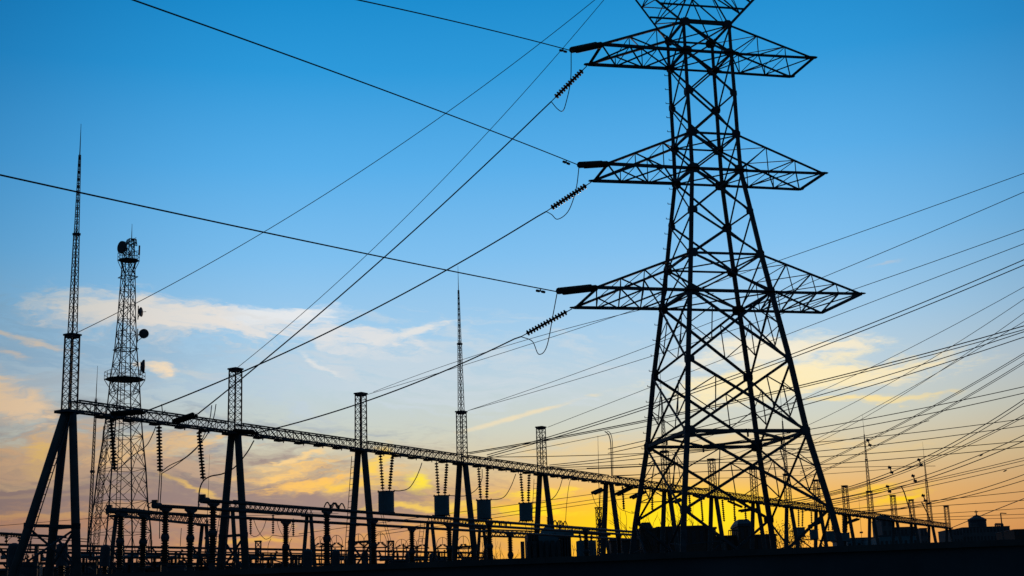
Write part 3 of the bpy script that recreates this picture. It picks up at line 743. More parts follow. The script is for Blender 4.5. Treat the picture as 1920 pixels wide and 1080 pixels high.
for xx, ya, yb in cage:
    a_, c_ = atY(xx, ya, 200), atY(xx, yb, 200); b.bar(a_, c_, .09); b.bar(a_, a_+Vector((1.2, 0, 0)), .08); b.bar(c_, c_+Vector((1.2, 0, 0)), .08)
b.build('side_bracket', STEEL, rt)
def dish(x, y, dist, dia, dx, dy, dz, lab, arm, shroud=.5):
    d = Vector((dx, dy, dz)).normalized(); P = atY(x, y, dist); o = part('dish_antenna', rt, P); o['label'] = lab
    R_ = dia/2; pr = [(0, .1), (.02, R_*.45), (.12, R_*.8), (.28, R_), (.28+shroud, R_), (.3+shroud, R_*.97), (.36+shroud, .02)]
    b = MB(); b.lathe(P-d*.3, P+d, pr, 24); b.build('reflector', PLASTER if False else STEEL, o)
    A_ = atY(arm[0], arm[1], dist); b = MB(); b.bar(P-d*.3, A_, .16); b.bar(P-d*.25+Vector((0, 0, -R_*.6)), A_+Vector((0, 0, -.9)), .09); b.bar(A_+Vector((0, 0, -1.1)), A_+Vector((0, 0, .9)), .11); b.build('mount', STEEL, o)
dish(230, 464, 199, 1.85, -.62, -.78, 0, 'large round dish at the tower top', (242, 468), .3)
dish(269, 626, 199, 1.35, .55, -.83, 0, 'round shrouded dish on the right side', (258, 628), .35)
dish(268.5, 687, 199, 1.9, .95, .25, 0, 'dish seen edge-on above the lower platform', (264, 690), .2)
dish(264.5, 585, 199, 1.4, .97, -.1, .0, 'thin open dish seen edge-on', (259, 585), .04)
b = MB(); P = atY(264.5, 585, 199); b.cyl(P, P+Vector((.75, -.1, 0)), .04, n=6); b.build('feed_horn', STEEL, rt)
b = MB(); P = Vector((RT.x+.35, RT.y, rz(462))); lattice(b, P, P+Vector((0, 0, 1.0)), 1.2, 1.0, .07, .1, RROT, 2); b.build('top_cage', STEEL, rt)
b = MB(); b.cyl(P+Vector((0, 0, .9)), Vector((P.x, P.y, rz(420))), .07, .025, 6); b.build('antenna_rod', STEEL, rt)
b = MB(); q = atY(261, 478, 199); b.bar(q, q+Vector((0, 0, 1.4)), .22, .18); b.bar(q+Vector((0, 0, .6)), q+Vector((-1.2, 0, .6)), .07); b.build('panel_antenna', STEEL, rt)
b = MB(); q = atY(249, 449, 199); b.box(q, (.5, .3, .25)); b.bar(q, q+Vector((.5, 0, .25)), .07); b.build('top_lamp', STEEL, rt)
b = MB()
lattice(b, Vector((RT.x-3.4, RT.y-2, 0)), Vector((RT.x-2.1, RT.y-1, rz(800))), .7, .6, .04, .06, 0, 34, X=False)
b.build('cable_rack', STEEL, rt)

# ------------------------------------------------------------------ slender masts far off
def thinmast(xt, yt, xb, yb, dist, w, spike, lab, npan=34, knots=()):
    T = atY(xt, yt, dist); B_ = Vector((atY(xb, yb, dist).x, T.y, 0)); k = (T.x-atY(xb, yb, dist).x)/(T.z-atY(xb, yb, dist).z); B_.x = T.x-k*T.z
    t = thing('slender_mast', B_, lab, 'mast', None); b = MB(); M_ = lerp(B_, T, 1-spike)
    lattice(b, B_, M_, w, w*.35, w*.07, w*.12, .4, npan, X=True)
    for kk in knots: q = lerp(B_, T, kk); b.box(q, (w*.9, w*.9, w*.5))
    b.build('lattice_shaft', STEEL, t); b = MB(); b.cyl(M_, T, .06, .02, 6); b.build('tip_rod', STEEL, t); return t
thinmast(183, 686, 168, 1000, 190, .6, .12, 'narrow lattice mast standing just left of the radio tower', 60, (.62,))
thinmast(393, 852, 389, 965, 300, .9, .35, 'distant thin mast visible left of the second gantry frame', 24, (.55,))
thinmast(1121, 817, 1124, 955, 175, .6, .42, 'thin rod mast standing left of the sixth gantry frame', 26, (.55,))
t = thinmast(1610, 928, 1614, 985, 330, .7, .5, 'faint little mast between the far lattice posts', 12, (.7,))
P = atY(1124, 1000, 172); P.z = 0; t = thing('lattice_support', P, 'short square lattice support left of the sixth gantry frame', 'mast'); b = MB(); lattice(b, P, Vector((P.x, P.y, atY(1124, 952, 172).z)), .55, .5, .045, .07, .5, 18, X=True); b.box(Vector((P.x, P.y, atY(1124, 952, 172).z)), (.9, .7, .12)); b.build('lattice_shaft', STEEL, t)
for i, (x, y, yb, d_, w, lab) in enumerate([(484, 1015, 1040, 140, .5, 'short lattice stub behind the bus between the second and third frames'), (733, 1015, 1045, 135, .5, 'short lattice stub right of the third gantry frame')]):
    P = atY(x, yb, d_); P.z = 0; T = atY(x, y, d_); t = thing('lattice_support', P, lab, 'mast'); b = MB(); lattice(b, P, Vector((P.x, P.y, T.z)), w, w, .045, .07, .3, 16, X=True); b.box(Vector((P.x, P.y, T.z)), (w*1.3, w*1.3, .12)); b.build('lattice_shaft', STEEL, t)

# ------------------------------------------------------------------ lower gantries behind
def lowgantry(a, b_, z, lab, cols, splay=1.3, ladder=False, hang_=()):
    A_, B_ = atZ(a[0], a[1], z), atZ(b_[0], b_[1], z); d = (B_-A_); Lg = d.length; d.normalize(); nv = Vector((-d.y, d.x, 0)); g_ = thing('low_gantry', (A_.x, A_.y, 0), lab, 'gantry')
    b = MB(); nb = int(Lg/.62); up = Vector((0, 0, .6)); rot = math.atan2(d.y, d.x)
    for s_ in (-1, 1):
        b.bar(A_+nv*.3*s_, B_+nv*.3*s_, .12); b.bar(A_+nv*.28*s_+up, B_+nv*.28*s_+up, .08)
        for k in range(nb):
            p_, q_ = lerp(A_, B_, k/nb), lerp(A_, B_, (k+1)/nb); b.bar(p_+nv*.3*s_, q_+nv*.28*s_+up, .04); b.bar(p_+nv*.28*s_+up, q_+nv*.3*s_, .04)
    b.build('beam', STEEL, g_)
    for n_, t in enumerate(cols):
        P = lerp(A_, B_, t); fr_ = part('a_frame', g_, (P.x, P.y, 0))
        for s_ in (-1, 1): b = MB(); b.cyl(Vector((P.x, P.y, -.2))+nv*splay*s_, P-Vector((0, 0, .05))+nv*.2*s_, .2, .16, 10); b.build('leg', CONC, fr_, smooth=True)
        b = MB(); b.box(P-Vector((0, 0, .02)), (1.0, .9, .16), rot); b.build('cap_plate', STEEL, fr_)
        if ladder and n_ == 0:
            b = MB(); o0, o1 = Vector((P.x, P.y, 1))-d*.2+nv*(splay+.9), P-d*.2+nv*.6
            for s2 in (-.2, .2): b.bar(o0+nv*s2, o1+nv*s2, .045)
            for k in range(24): q_ = lerp(o0, o1, k/24); b.bar(q_-nv*.2, q_+nv*.2, .035)
            b.build('ladder', STEEL, fr_)
    return A_, B_
lowgantry((222, 967), (383, 984), 9.2, 'low lattice gantry seen through the base of the radio tower', (0, 1))
lowgantry((432, 953), (582, 967), 9.6, 'low lattice gantry right of the second main frame', (0, .98), ladder=True)
lowgantry((806, 979), (903, 990), 9.2, 'low lattice gantry crossing behind the tall central mast', (0, 1), ladder=True)
lowgantry((912, 1005), (1000, 1008), 8.2, 'low lattice gantry left of the transformer', (0.03,))
lowgantry((1046, 997), (1135, 1003), 8.8, 'low lattice gantry between the transformer and the sixth frame', (0.05, .98))

# ------------------------------------------------------------------ pipe bus, three phases on post insulators
ZB = 7.0
def busline(x0, y0, x1, y1, z=ZB): return atZ(x0, y0, z), atZ(x1, y1, z)
BUS = [('nearest', (380, 938), (1196, 998)), ('middle', (290, 948), (1196, 1003.5)), ('farthest', (205, 957), (1190, 1012))]
dirB = None; BL = []
for nm, a, b_ in BUS:
    A_, B_ = busline(*a, *b_); BL.append((A_, B_)); d = (B_-A_).normalized(); t = thing('pipe_bus', A_, {'nearest': 'uppermost of the three long parallel bus pipes crossing the yard', 'middle': 'middle of the three long parallel bus pipes', 'farthest': 'lowest of the three long parallel bus pipes'}[nm], 'bus pipe')
    b = MB(); b.cyl(A_, B_, .098, n=10); 
    k = 0
    b.build('pipe', ALU, t, smooth=True)
    b = MB(); b.cyl(A_-d*.1, A_+d*.4, .17, n=10); b.box(A_+Vector((0, 0, .18)), (.3, .22, .26)); b.build('end_bell', ALU, t)
    for fx in {'nearest': [620, 635, 1045, 1056], 'middle': [937, 949], 'farthest': []}[nm]:
        lo, hi = 0., 1.
        for _ in range(30):
            mm = (lo+hi)/2
            if px(lerp(A_, B_, mm))[0] < fx: lo = mm
            else: hi = mm
        P = lerp(A_, B_, lo); b = MB()
        for s_ in (-1, 1):
            pts = [P + d*s_*(.08+.5*q/8) + Vector((0, 0, .12+.3*math.sin(math.pi*(.12+.88*q/8)))) for q in range(9)]; b.tube(pts, .04, 5)
        b.box(P+Vector((0, 0, .2)), (.14, .14, .2)); b.build('flexible_connector', ALU, t)
def onbus(i, x):
    A_, B_ = BL[i]; lo, hi = 0., 1.
    for _ in range(40):
        mm = (lo+hi)/2
        if px(lerp(A_, B_, mm))[0] < x: lo = mm
        else: hi = mm
    return lerp(A_, B_, lo)
post = None
def post_insulator(P, lab, ball=True, yoke=True):
    """two stacked porcelain columns on a concrete pedestal, built once and copied"""
    global post
    if post is None:
        t = thing('post_insulator', (0, 0, 0), lab, 'post insulator', 'post insulators under the bus pipes')
        b = MB(); b.lathe((0, 0, -1.55), (0, 0, -.25), shed_profile(1.3, .21, .14, .13), 12); b.build('insulator', PORC, t)
        b = MB(); b.lathe((0, 0, -3.1), (0, 0, -1.8), shed_profile(1.3, .23, .155, .13), 12); b.build('insulator', PORC, t)
        b = MB(); b.lathe((0, 0, -1.85), (0, 0, -1.5), [(0, .16), (.05, .22), (.17, .25), (.3, .22), (.35, .16)], 12); b.build('joint_flange', STEEL, t)
        b = MB(); b.box((0, 0, -.2), (.3, .3, .12)); b.bar((-.45, 0, -.1), (.45, 0, -.1), .09); b.bar((-.45, 0, -.1), (-.12, 0, -.3), .07); b.bar((.45, 0, -.1), (.12, 0, -.3), .07); b.build('clamp', ALU, t)
        b = MB(); b.cyl((0, 0, -8.75), (0, 0, -3.15), .19, .17, 12); b.box((0, 0, -3.13), (.5, .5, .07)); b.build('pedestal', CONC, t)
        post = t
    else:
        t = post.copy(); C.objects.link(t); t['label'] = lab
        for ch in post.children: c = ch.copy(); C.objects.link(c); c.parent = t
    t.location = P; t.rotation_euler = (0, 0, GR)
for bi, x, lab in [(2, 227, 'post insulator under the left end of the lowest bus pipe'), (1, 311, 'post insulator under the left end of the middle bus pipe'), (0, 400, 'post insulator just left of the second gantry frame'), (2, 270, 'post insulator second from the left end of the lowest bus pipe'), (1, 358, 'post insulator carrying the middle pipe right of the radio tower'),
                   (2, 536, 'isolated post insulator between the second and third frames'), (0, 613, 'post insulator just left of the third gantry frame'), (2, 772, 'isolated post insulator between the third frame and the central mast'),
                   (1, 842, 'post insulator just left of the central mast legs'), (0, 917, 'post insulator right of the central mast legs'), (2, 956, 'post insulator nearest the transformer'), (0, 1098, 'post insulator above the square equipment box'), (1, 700, 'post insulator right of the third gantry frame'), (1, 1160, 'post insulator right of the sixth gantry frame')]:
    post_insulator(onbus(bi, x)+Vector((0, 0, -.03)), lab)
# low rails and supports of the switching row, seen between the legs
rr_ = random.Random(11)
for i, (xa, ya, xb, yb, wd, lab) in enumerate([(-60, 1020, 905, 1037, .16, 'highest of the low horizontal rails behind the frames'), (-60, 1028, 700, 1040, .1, 'second low horizontal rail behind the frames'), (-60, 1034, 905, 1046, .17, 'third low horizontal rail behind the frames'), (130, 1045, 905, 1051, .13, 'fourth low horizontal rail behind the frames'), (-60, 1056, 860, 1059, .2, 'lowest horizontal rail behind the frames')]):
    A2, B2 = atY(xa, ya, 96+i*1.5), atY(xb, yb, 124+i*1.5); t = thing('support_rail', A2, lab, 'rail'); b = MB(); b.bar(A2, B2, wd); b.build('rail', STEEL, t)
    u_ = (B2-A2); Ln_ = u_.length; u_.normalize(); k = 0; pos = rr_.uniform(1, 3)
    while pos < Ln_-1:
        q = A2+u_*pos; hgt = rr_.choice([.5, .8, 1.1])
        if rr_.random() < .45: b = MB(); b.bar((q.x, q.y, 0), q, rr_.choice([.12, .18, .24])); b.build('post', STEEL, t)
        elif rr_.random() < .6: b = MB(); b.lathe(q, q+Vector((0, 0, hgt)), shed_profile(hgt, .1, .045, .1), 7); b.build('small_insulator', PORC, t)
        else: b = MB(); b.bar(q, q+u_*1.1-Vector((0, 0, 1.2)), .09); b.build('strut', STEEL, t)
        pos += rr_.uniform(1.6, 4.2)
for i in range(9):
    x = [40, 140, 215, 300, 372, 450, 520, 650, 740][i]; P = atY(x, 1056, 108+i*1.3); 
    t = thing('operating_mechanism', (P.x, P.y, 0), 'levers and brackets on a post ' + ['near the left edge', 'between the first frame legs and the radio tower', 'under the radio tower', 'under the second post insulator group', 'left of the second frame', 'behind the second frame legs', 'left of the isolated insulator', 'behind the third frame', 'right of the third frame'][i], 'mechanism')
    b = MB(); b.bar((P.x, P.y, 0), P, .16); b.build('post', STEEL, t)
    for k in range(5): b = MB(); a_ = P+Vector((rr_.uniform(-.9, .9), rr_.uniform(-.3, .3), rr_.uniform(-.5, .5))); b.bar(a_, a_+Vector((rr_.uniform(-1.1, 1.1), 0, rr_.uniform(-.6, .6))), rr_.uniform(.05, .14)); b.build('lever', STEEL, t)
# disconnectors with round hoops
hoop = None
def disconnector(x, ytop, ybase, dist, lab, w=22):
    global hoop
    T, B_ = atY(x, ytop, dist), atY(x, ybase, dist)
    if hoop is None:
        t = thing('disconnector', (0, 0, 0), lab, 'disconnect switch', 'hooped disconnect switches in a row')
        pts = [Vector((math.cos(a)*.62, 0, .18+math.sin(a)*.82)) for a in [(-.25)+(math.pi+.5)*k/22 for k in range(23)]]
        b = MB(); b.tube(pts, .026, 5); b.build('hoop', ALU, t)
        b = MB(); b.bar((0, 0, .28), (0, 0, .98), .09, .05); b.build('contact', ALU, t)
        for s_ in (-1, 1):
            b = MB(); b.lathe((.1*s_, 0, .2), (.68*s_, .0, -.18), shed_profile(.7, .13, .06, .1), 8); b.build('insulator', PORC, t)
        b = MB(); b.bar((-.3, 0, .22), (.3, 0, .22), .07); b.bar((-.75, 0, -.2), (.75, 0, -.2), .1); b.build('base_bar', STEEL, t)
        b = MB(); b.bar((-.5, 0, -.25), (-.5, 0, -6.6), .12); b.build('support_post', STEEL, t)
        b = MB(); b.bar((.5, 0, -.25), (.5, 0, -6.6), .12); b.build('support_post', STEEL, t)
        hoop = t
    else:
        t = hoop.copy(); C.objects.link(t); t['label'] = lab
        for ch in hoop.children: c = ch.copy(); C.objects.link(c); c.parent = t
    t.location = B_; k = (T.z-B_.z)/1.0; t.scale = (w*dist/FPX/1.24, k, k)
for x, yt, lab in [(600, 1006, 'hooped switch just left of the third frame'), (612, 1005, 'hooped switch hidden behind the post insulator left of the third frame'), (631, 1003.5, 'hooped switch between the post insulator and the third frame'), (672, 1001, 'hooped switch between the two legs of the third frame'), (693, 1000.5, 'hooped switch behind the right leg of the third frame'), (713.5, 999, 'hooped switch just right of the third frame'),
                   (753, 1011, 'hooped switch left of the isolated post insulator'), (771, 1010, 'hooped switch behind the isolated post insulator'), (791.5, 1009, 'hooped switch right of the isolated post insulator'), (830, 1007.5, 'hooped switch left of the central mast legs'), (869, 1005, 'hooped switch between the central mast legs')]:
    disconnector(x, yt, 1022 if x < 740 else 1025, 128, lab)
# suspended jumpers and small strings of the low gantries
for i, (x, y0, y1, d, lab) in enumerate([(470, 972, 1003, 118, 'small hanging string nearest the second frame'), (512, 964, 1002, 120, 'small hanging string in the middle of the low gantry'), (550, 972, 1006, 121, 'small hanging string left of the low gantry leg'), (12, 1003, 1020, 92, 'small insulator at the far left edge'), (36, 1004, 1018, 92, 'small insulator left of the leaning gantry leg')]):
    string_thing(atY(x, y0, d), atY(x, y1, d), lab, 'small strings of the low gantries', r=.12, pitch=.16, ends=.06, n=7)
jump([(470, 1003), (478, 1006), (486, 1002), (494, 990), (500, 972)], 118, 118, 'small swag of cable hanging from the second low gantry', .025)
jump([(474, 970), (484, 995), (496, 1010), (505, 1009), (512, 1004), (530, 1006), (548, 1006), (572, 1004)], 118, 121, 'long festoon of cable linking the small hanging strings', .025)
jump([(519, 975), (523, 990), (530, 1004), (538, 1014)], 120, 120, 'cable curving down behind the isolated post insulator', .022)
jump([(549, 976), (545, 992), (540, 1002)], 120, 120, 'short cable right of the isolated post insulator', .022)
jump([(508, 1010), (503, 1022), (502, 1042)], 119, 119, 'thin lead dropping from the cable festoon', .022)
jump([(547, 1010), (543, 1020), (543, 1044)], 121, 121, 'thin lead dropping near the low gantry leg', .022)
jump([(340, 990), (339, 1005), (338, 1024)], 108, 108, 'thin lead dropping under the low gantry by the radio tower', .025)
jump([(714, 965), (722, 990), (730, 1018)], 108, 112, 'thin pair of wires dropping from the largest drum', .02)
jump([(718, 965), (727, 992), (734, 1018)], 108, 112, 'companion wire dropping from the largest drum', .02)
jump([(983, 978), (987, 992), (990, 1006)], 124, 124, 'short wires dropping below the drum left of the fifth post', .022)
jump([(10, 1022), (18, 1010), (30, 1003)], 93, 92, 'curved lead at the far left edge', .02)
jump([(282, 952), (276, 948), (284, 942), (292, 940), (294, 946)], 76, 76, 'looped lead at the left end of the middle bus pipe', .03)
jump([(374, 948), (372, 940), (378, 934), (383, 934)], 70, 70, 'looped lead at the left end of the uppermost bus pipe', .03)
jump([(200, 965), (199, 955), (204, 949), (210, 949)], 84, 84, 'looped lead at the left end of the lowest bus pipe', .035)
wire(atY(-40, 998, 95), atY(124, 1007, 99), None, .09, 'thick dark bar entering from the left edge above the tanks', name='rigid_bus', cat='bus pipe', nn_=8)
for i, (ya, yb, lab) in enumerate([(1000, 1011, 'upper slack wire at the far left edge'), (1002, 1016, 'lower slack wire at the far left edge')]):
    wire(atY(-40, ya, 100), atY(165, yb, 104), None, .03, lab)
for i, (a, b_, c_) in enumerate([((0, 1000), (10, 1003), 0), ((18, 1000), (34, 1004), 1)]):
    string_thing(atY(a[0], a[1]+1, 98), atY(b_[0]+6, b_[1]+1, 98), ['short dark insulator lying under the bar at the left edge', 'second short dark insulator lying under the bar at the left edge'][i], r=.14, pitch=.16, ends=.05)

# ------------------------------------------------------------------ tanks, cabinets, transformer
def tank(x, yt, w, dist, lab, dome=True):
    T = atY(x, yt, dist); r_ = w/2*dist/FPX; t = thing('instrument_tank', (T.x, T.y, 0), lab, 'tank'); b = MB()
    h = T.z; bot = h-1.45
    b.lathe((T.x, T.y, bot), (T.x, T.y, h), [(0, r_*.97), (1.15, r_), (1.28, r_*.97), (1.38, r_*.8), (1.45, r_*.3)], 20); b.build('tank_body', ROOF, t, smooth=False)
    b = MB(); b.lathe((T.x, T.y, bot-1.6), (T.x, T.y, bot), shed_profile(1.6, r_*.75, r_*.5, .14), 14); b.build('insulator', PORC, t)
    b = MB(); b.cyl((T.x, T.y, 0), (T.x, T.y, bot-1.6), r_*.5, n=12); b.build('pedestal', CONC, t)
for x, y, w, d, lab in [(27, 1018, 22, 86, 'round-topped tank left of the leaning gantry leg'), (117, 1018, 21, 92, 'round-topped tank between the legs of the first frame'), (198, 1021, 18, 96, 'round-topped tank below the radio tower'), (577, 1030, 17, 112, 'squat tank at the foot of the low gantry'), (630, 1031, 15, 110, 'small tank left of the third frame'), (766, 1036, 13, 112, 'small tank at the isolated post insulator'), (811, 1037, 13, 116, 'small tank beside the low gantry leg'), (684, 1034, 13, 118, 'small tank between the legs of the third frame')]: tank(x, y, w, d, lab)
P = onbus(0, 1100); P = atY(1100, 1045, 118); T = atY(1100, 1014, 118); wd = 32*118/FPX; t = thing('equipment_box', (P.x, P.y, 0), 'square grey-green box with small bushings on top, right of the transformer', 'cabinet')
b = MB(); b.box((P.x, P.y, (T.z+P.z-3)/2), (wd, wd*.9, T.z-P.z+3), .15); b.build('housing', TEAL, t)
b = MB()
for k in range(6): b.box((P.x-wd*.4+k*wd*.16, P.y-wd*.5, (T.z+P.z-3)/2), (.05, .12, T.z-P.z+2.6), .0)
b.build('cooling_fin', TEAL, t)
for k in (-1, 0, 1): b = MB(); q = Vector((P.x+k*wd*.3, P.y, T.z)); b.lathe(q, q+Vector((k*.1, 0, .75)), shed_profile(.75, .12, .06, .1), 8); b.build('bushing', PORC, t)
b = MB(); b.box((P.x, P.y, (P.z-3)/4+.0), (wd*1.1, wd, (P.z-3)/2+1.2), .15); b.build('plinth', CONC, t)
# transformer
dT = 122; P = atY(1028, 1040, dT); P.z = 0; k_ = dT/FPX; t = thing('power_transformer', P, 'bulky dark transformer with peaked cover and side radiators, left of the sixth gantry frame', 'transformer')
zt = atY(1028, 1002, dT).z; b = MB(); b.box((P.x-.1, P.y, zt/2+.2), (36*k_, 3.0, zt-.4), .1); b.build('tank_body', TEAL, t)
b = MB(); zz0, zz1 = zt-.02, atY(1028, 988, dT).z; b.box((P.x, P.y, (zz0+zz1)/2), (30*k_, 1.8, zz1-zz0), .1, .35); b.build('peaked_cover', TEAL, t)
for i in range(7):
    b = MB(); x = P.x-1.9+i*.5-.25; b.box((x, P.y-1.85, zt*.62), (.28, .45, zt*.62), .1); b.build('radiator', ALU, t)
for n_, (sx, hh) in enumerate([(-40, 1003), (-35, 1001), (-29, 1001), (-24, 1004), (22, 1002), (27, 998), (32, 998), (37, 1001)]):
    q = atY(1028+sx, hh, dT); b = MB(); b.box((q.x, P.y, q.z*.58), (3.2*k_, 2.4, q.z*.84), .1); b.build('radiator', ALU, t)
    b = MB(); b.bar((q.x, P.y, 0), (q.x, P.y, q.z*.2), .14); b.bar((q.x, P.y, q.z*.99), (q.x+(.5 if sx < 0 else -.5), P.y, q.z*1.0+.12), .09); b.build('pipe', STEEL, t)
for a_, c_ in (((990, 997), (1064, 994)), ((996, 1006), (1060, 1003))): b = MB(); b.bar(atY(*a_, dT), atY(*c_, dT), .08); b.build('header_pipe', STEEL, t)
b = MB(); q = atY(1045, 1000, dT); b.cyl((q.x-.2, q.y-1.2, q.z-.2), (q.x+1.3, q.y-1.0, q.z-.1), .34, n=14); b.build('oil_conservator', TEAL, t)
for sx in (-20, 0, 18): q = atY(1028+sx, 1003 if sx else 989, dT); b = MB(); b.lathe(q-Vector((0, 0, .3)), q+Vector((sx*.012, -.3, .9)), shed_profile(1.2, .13, .07, .11), 8); b.build('bushing', PORC, t)
# dark cluttered cabinets and low sheds along the row base
rnd = random.Random(3)
descr = ['under the leaning gantry leg', 'between the first frame and the radio tower', 'below the left end of the bus pipes', 'under the middle bus pipe', 'left of the second frame', 'between the legs of the second frame', 'right of the second frame', 'under the isolated post insulator', 'left of the third frame', 'right of the third frame', 'left of the central mast', 'right of the central mast']
for i, x in enumerate([60, 165, 252, 330, 385, 432, 480, 545, 596, 745, 822, 893]):
    d = rnd.uniform(104, 118); yt = 1056 + rnd.uniform(0, 9) if x < 620 else 1052+rnd.uniform(0, 4); T = atY(x, yt, d); w = rnd.uniform(26, 44)*d/FPX
    t = thing('switch_cabinet', (T.x, T.y, 0), 'dark switchgear cabinet on legs ' + descr[i], 'cabinet')
    b = MB(); b.box((T.x, T.y, T.z-.9), (w, 1.2, 1.8), .1+rnd.uniform(-.2, .2)); b.build('cabinet_body', ROOF, t)
    b = MB(); b.box((T.x, T.y, T.z+.04), (w*1.06, 1.35, .08), .1, .95); b.build('cabinet_roof', STEEL, t)
    for sx in (-1, 1): b = MB(); b.bar((T.x+sx*w*.4, T.y, 0), (T.x+sx*w*.4, T.y, T.z-1.75), .18); b.build('leg', STEEL, t)
    for kx in (-.3, .1, .35): b = MB(); q = Vector((T.x+w*kx, T.y, T.z+.05)); b.lathe(q, q+Vector((rnd.uniform(-.15, .15), 0, .8)), shed_profile(.8, .1, .045, .1), 7); b.build('bushing', PORC, t)

brk = None
for i, (x, y, d, lab) in enumerate([(20, 1042, 104, 'at the far left edge'), (92, 1046, 106, 'between the first frame legs'), (157, 1040, 108, 'right of the first frame'), (182, 1044, 107, 'below the slender mast'), (243, 1042, 110, 'under the radio tower centre'), (290, 1040, 111, 'under the end of the middle bus pipe'), (322, 1044, 112, 'right of the radio tower'), (378, 1040, 113, 'just left of the third post insulator'),
        (470, 1044, 116, 'right of the second frame legs'), (503, 1046, 117, 'beside the lattice stub'), (560, 1042, 118, 'left of the low gantry leg'), (648, 1046, 121, 'left of the third frame leg'), (725, 1047, 123, 'right of the third frame'), (788, 1047, 125, 'left of the low ladder'), (832, 1047, 126, 'left of the central mast legs'), (880, 1046, 127, 'right of the central mast legs')]):
    P = atY(x, y, d)
    if brk is None:
        t = thing('circuit_breaker', (0, 0, 0), 'dark breaker column on a frame ' + lab, 'circuit breaker', 'circuit breakers along the row base')
        b = MB(); b.lathe((0, 0, -1.3), (0, 0, -.2), shed_profile(1.1, .17, .1, .11), 9); b.build('insulator', PORC, t)
        b = MB(); b.cyl((-.7, 0, -.1), (.7, 0, -.02), .15, n=9); b.build('interrupter', TEAL, t)
        for s_ in (-1, 1): b = MB(); b.lathe((.55*s_, 0, 0), (.8*s_, 0, .55), shed_profile(.6, .12, .06, .1), 8); b.build('bushing', PORC, t)
        b = MB(); b.box((0, 0, -1.65), (1.9, .7, .6)); b.build('mechanism_box', ROOF, t)
        for s_ in (-1, 1): b = MB(); b.bar((.8*s_, 0, -1.95), (.8*s_, 0, -8.2), .15); b.build('leg', STEEL, t)
        for s_ in (-1, 1): b = MB(); b.bar((.8*s_, .1*s_, -1.95), (-.8*s_, .1*s_, -3.6), .08); b.build('brace', STEEL, t)
        brk = t
    else:
        t = brk.copy(); C.objects.link(t); t['label'] = 'dark breaker column on a frame ' + lab
        for ch in brk.children: c = ch.copy(); C.objects.link(c); c.parent = t
    t.location = P; t.rotation_euler = (0, 0, rnd.uniform(-.5, .9))

for x0, x1, yt, d, lab in [(-40, 34, 1066, 135, 'low dark relay house at the far left edge'), (62, 132, 1062, 138, 'low dark relay house behind the first frame'), (148, 262, 1064, 140, 'low dark relay house behind the radio tower foot'), (276, 348, 1059, 142, 'low dark relay house right of the radio tower'), (356, 470, 1061, 144, 'low dark relay house behind the second frame'), (486, 560, 1058, 146, 'low dark relay house behind the isolated post insulator')]:
    A_, B_ = atY(x0, yt, d), atY(x1, yt, d); c = (A_+B_)/2; w = B_.x-A_.x; t = thing('relay_house', (c.x, c.y+3, 0), lab, 'shed')
    b = MB(); b.box((c.x, c.y+3, c.z/2-.1), (w, 6, c.z-.2)); b.build('wall', BRICK, t); b = MB(); b.box((c.x, c.y+3, c.z-.1), (w+.5, 6.5, .2), 0, .97); b.build('roof', ROOF, t)
    b = MB(); b.box((c.x-w*.2, c.y-.03, c.z*.45), (1.2, .1, 2.2)); b.build('door', STEEL, t)
    b = MB(); b.cyl((c.x+w*.25, c.y+2, c.z), (c.x+w*.25, c.y+2, c.z+.5), .2, n=8); b.build('vent', STEEL, t)

# ------------------------------------------------------------------ buildings
def building(name, x0, x1, yt, dist, depth, lab, mt, rot=0.0, storeys=4, bays=6, parapet=True, win=True):
    A_, B_ = atY(x0, yt, dist), atY(x1, yt, dist); h = (A_.z+B_.z)/2; w = (B_-A_).length; c = (A_+B_)/2
    t = thing(name, (c.x, c.y+depth/2, 0), lab, 'building'); t.rotation_euler = (0, 0, 0)
    b = MB(); b.box((c.x, c.y+depth/2, h/2-.25), (w, depth, h+.5-.3)); b.build('wall', mt, t)
    b = MB(); b.box((c.x, c.y+depth/2, h-.12), (w+.3, depth+.3, .3)); b.build('roof', ROOF, t)
    if win:
        sh = h/storeys; bw = w/bays
        for r_ in range(storeys):
            for k in range(bays):
                cx, cz = c.x-w/2+bw*(k+.5), sh*(r_+.55)
                if cz < EYE+dist*.028: continue       # hidden behind the perimeter wall
                b = MB(); b.box((cx, c.y-.02, cz), (bw*.5, .1, sh*.5)); f_ = b.build('window', GLASS, t)
    return t, c, h, w
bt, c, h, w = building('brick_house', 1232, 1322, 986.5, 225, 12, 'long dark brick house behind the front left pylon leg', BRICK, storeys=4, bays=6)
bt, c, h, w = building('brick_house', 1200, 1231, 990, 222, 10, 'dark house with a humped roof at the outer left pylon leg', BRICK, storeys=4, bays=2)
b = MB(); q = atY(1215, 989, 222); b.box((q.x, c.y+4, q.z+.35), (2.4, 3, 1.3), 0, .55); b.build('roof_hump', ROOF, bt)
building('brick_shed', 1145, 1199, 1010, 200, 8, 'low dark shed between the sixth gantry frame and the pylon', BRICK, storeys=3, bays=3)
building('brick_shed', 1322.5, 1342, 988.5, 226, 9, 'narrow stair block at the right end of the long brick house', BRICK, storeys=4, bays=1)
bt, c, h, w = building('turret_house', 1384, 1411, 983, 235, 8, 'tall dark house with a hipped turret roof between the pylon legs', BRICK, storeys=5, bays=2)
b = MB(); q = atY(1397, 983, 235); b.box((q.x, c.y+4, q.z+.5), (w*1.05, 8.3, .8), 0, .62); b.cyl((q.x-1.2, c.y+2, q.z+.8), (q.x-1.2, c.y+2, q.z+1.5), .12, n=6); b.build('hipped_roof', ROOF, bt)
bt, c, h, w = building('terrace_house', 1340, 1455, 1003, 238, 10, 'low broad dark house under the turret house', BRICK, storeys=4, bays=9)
b = MB(); q0, q1 = atY(1366, 994.5, 236), atY(1384, 994.5, 236); 
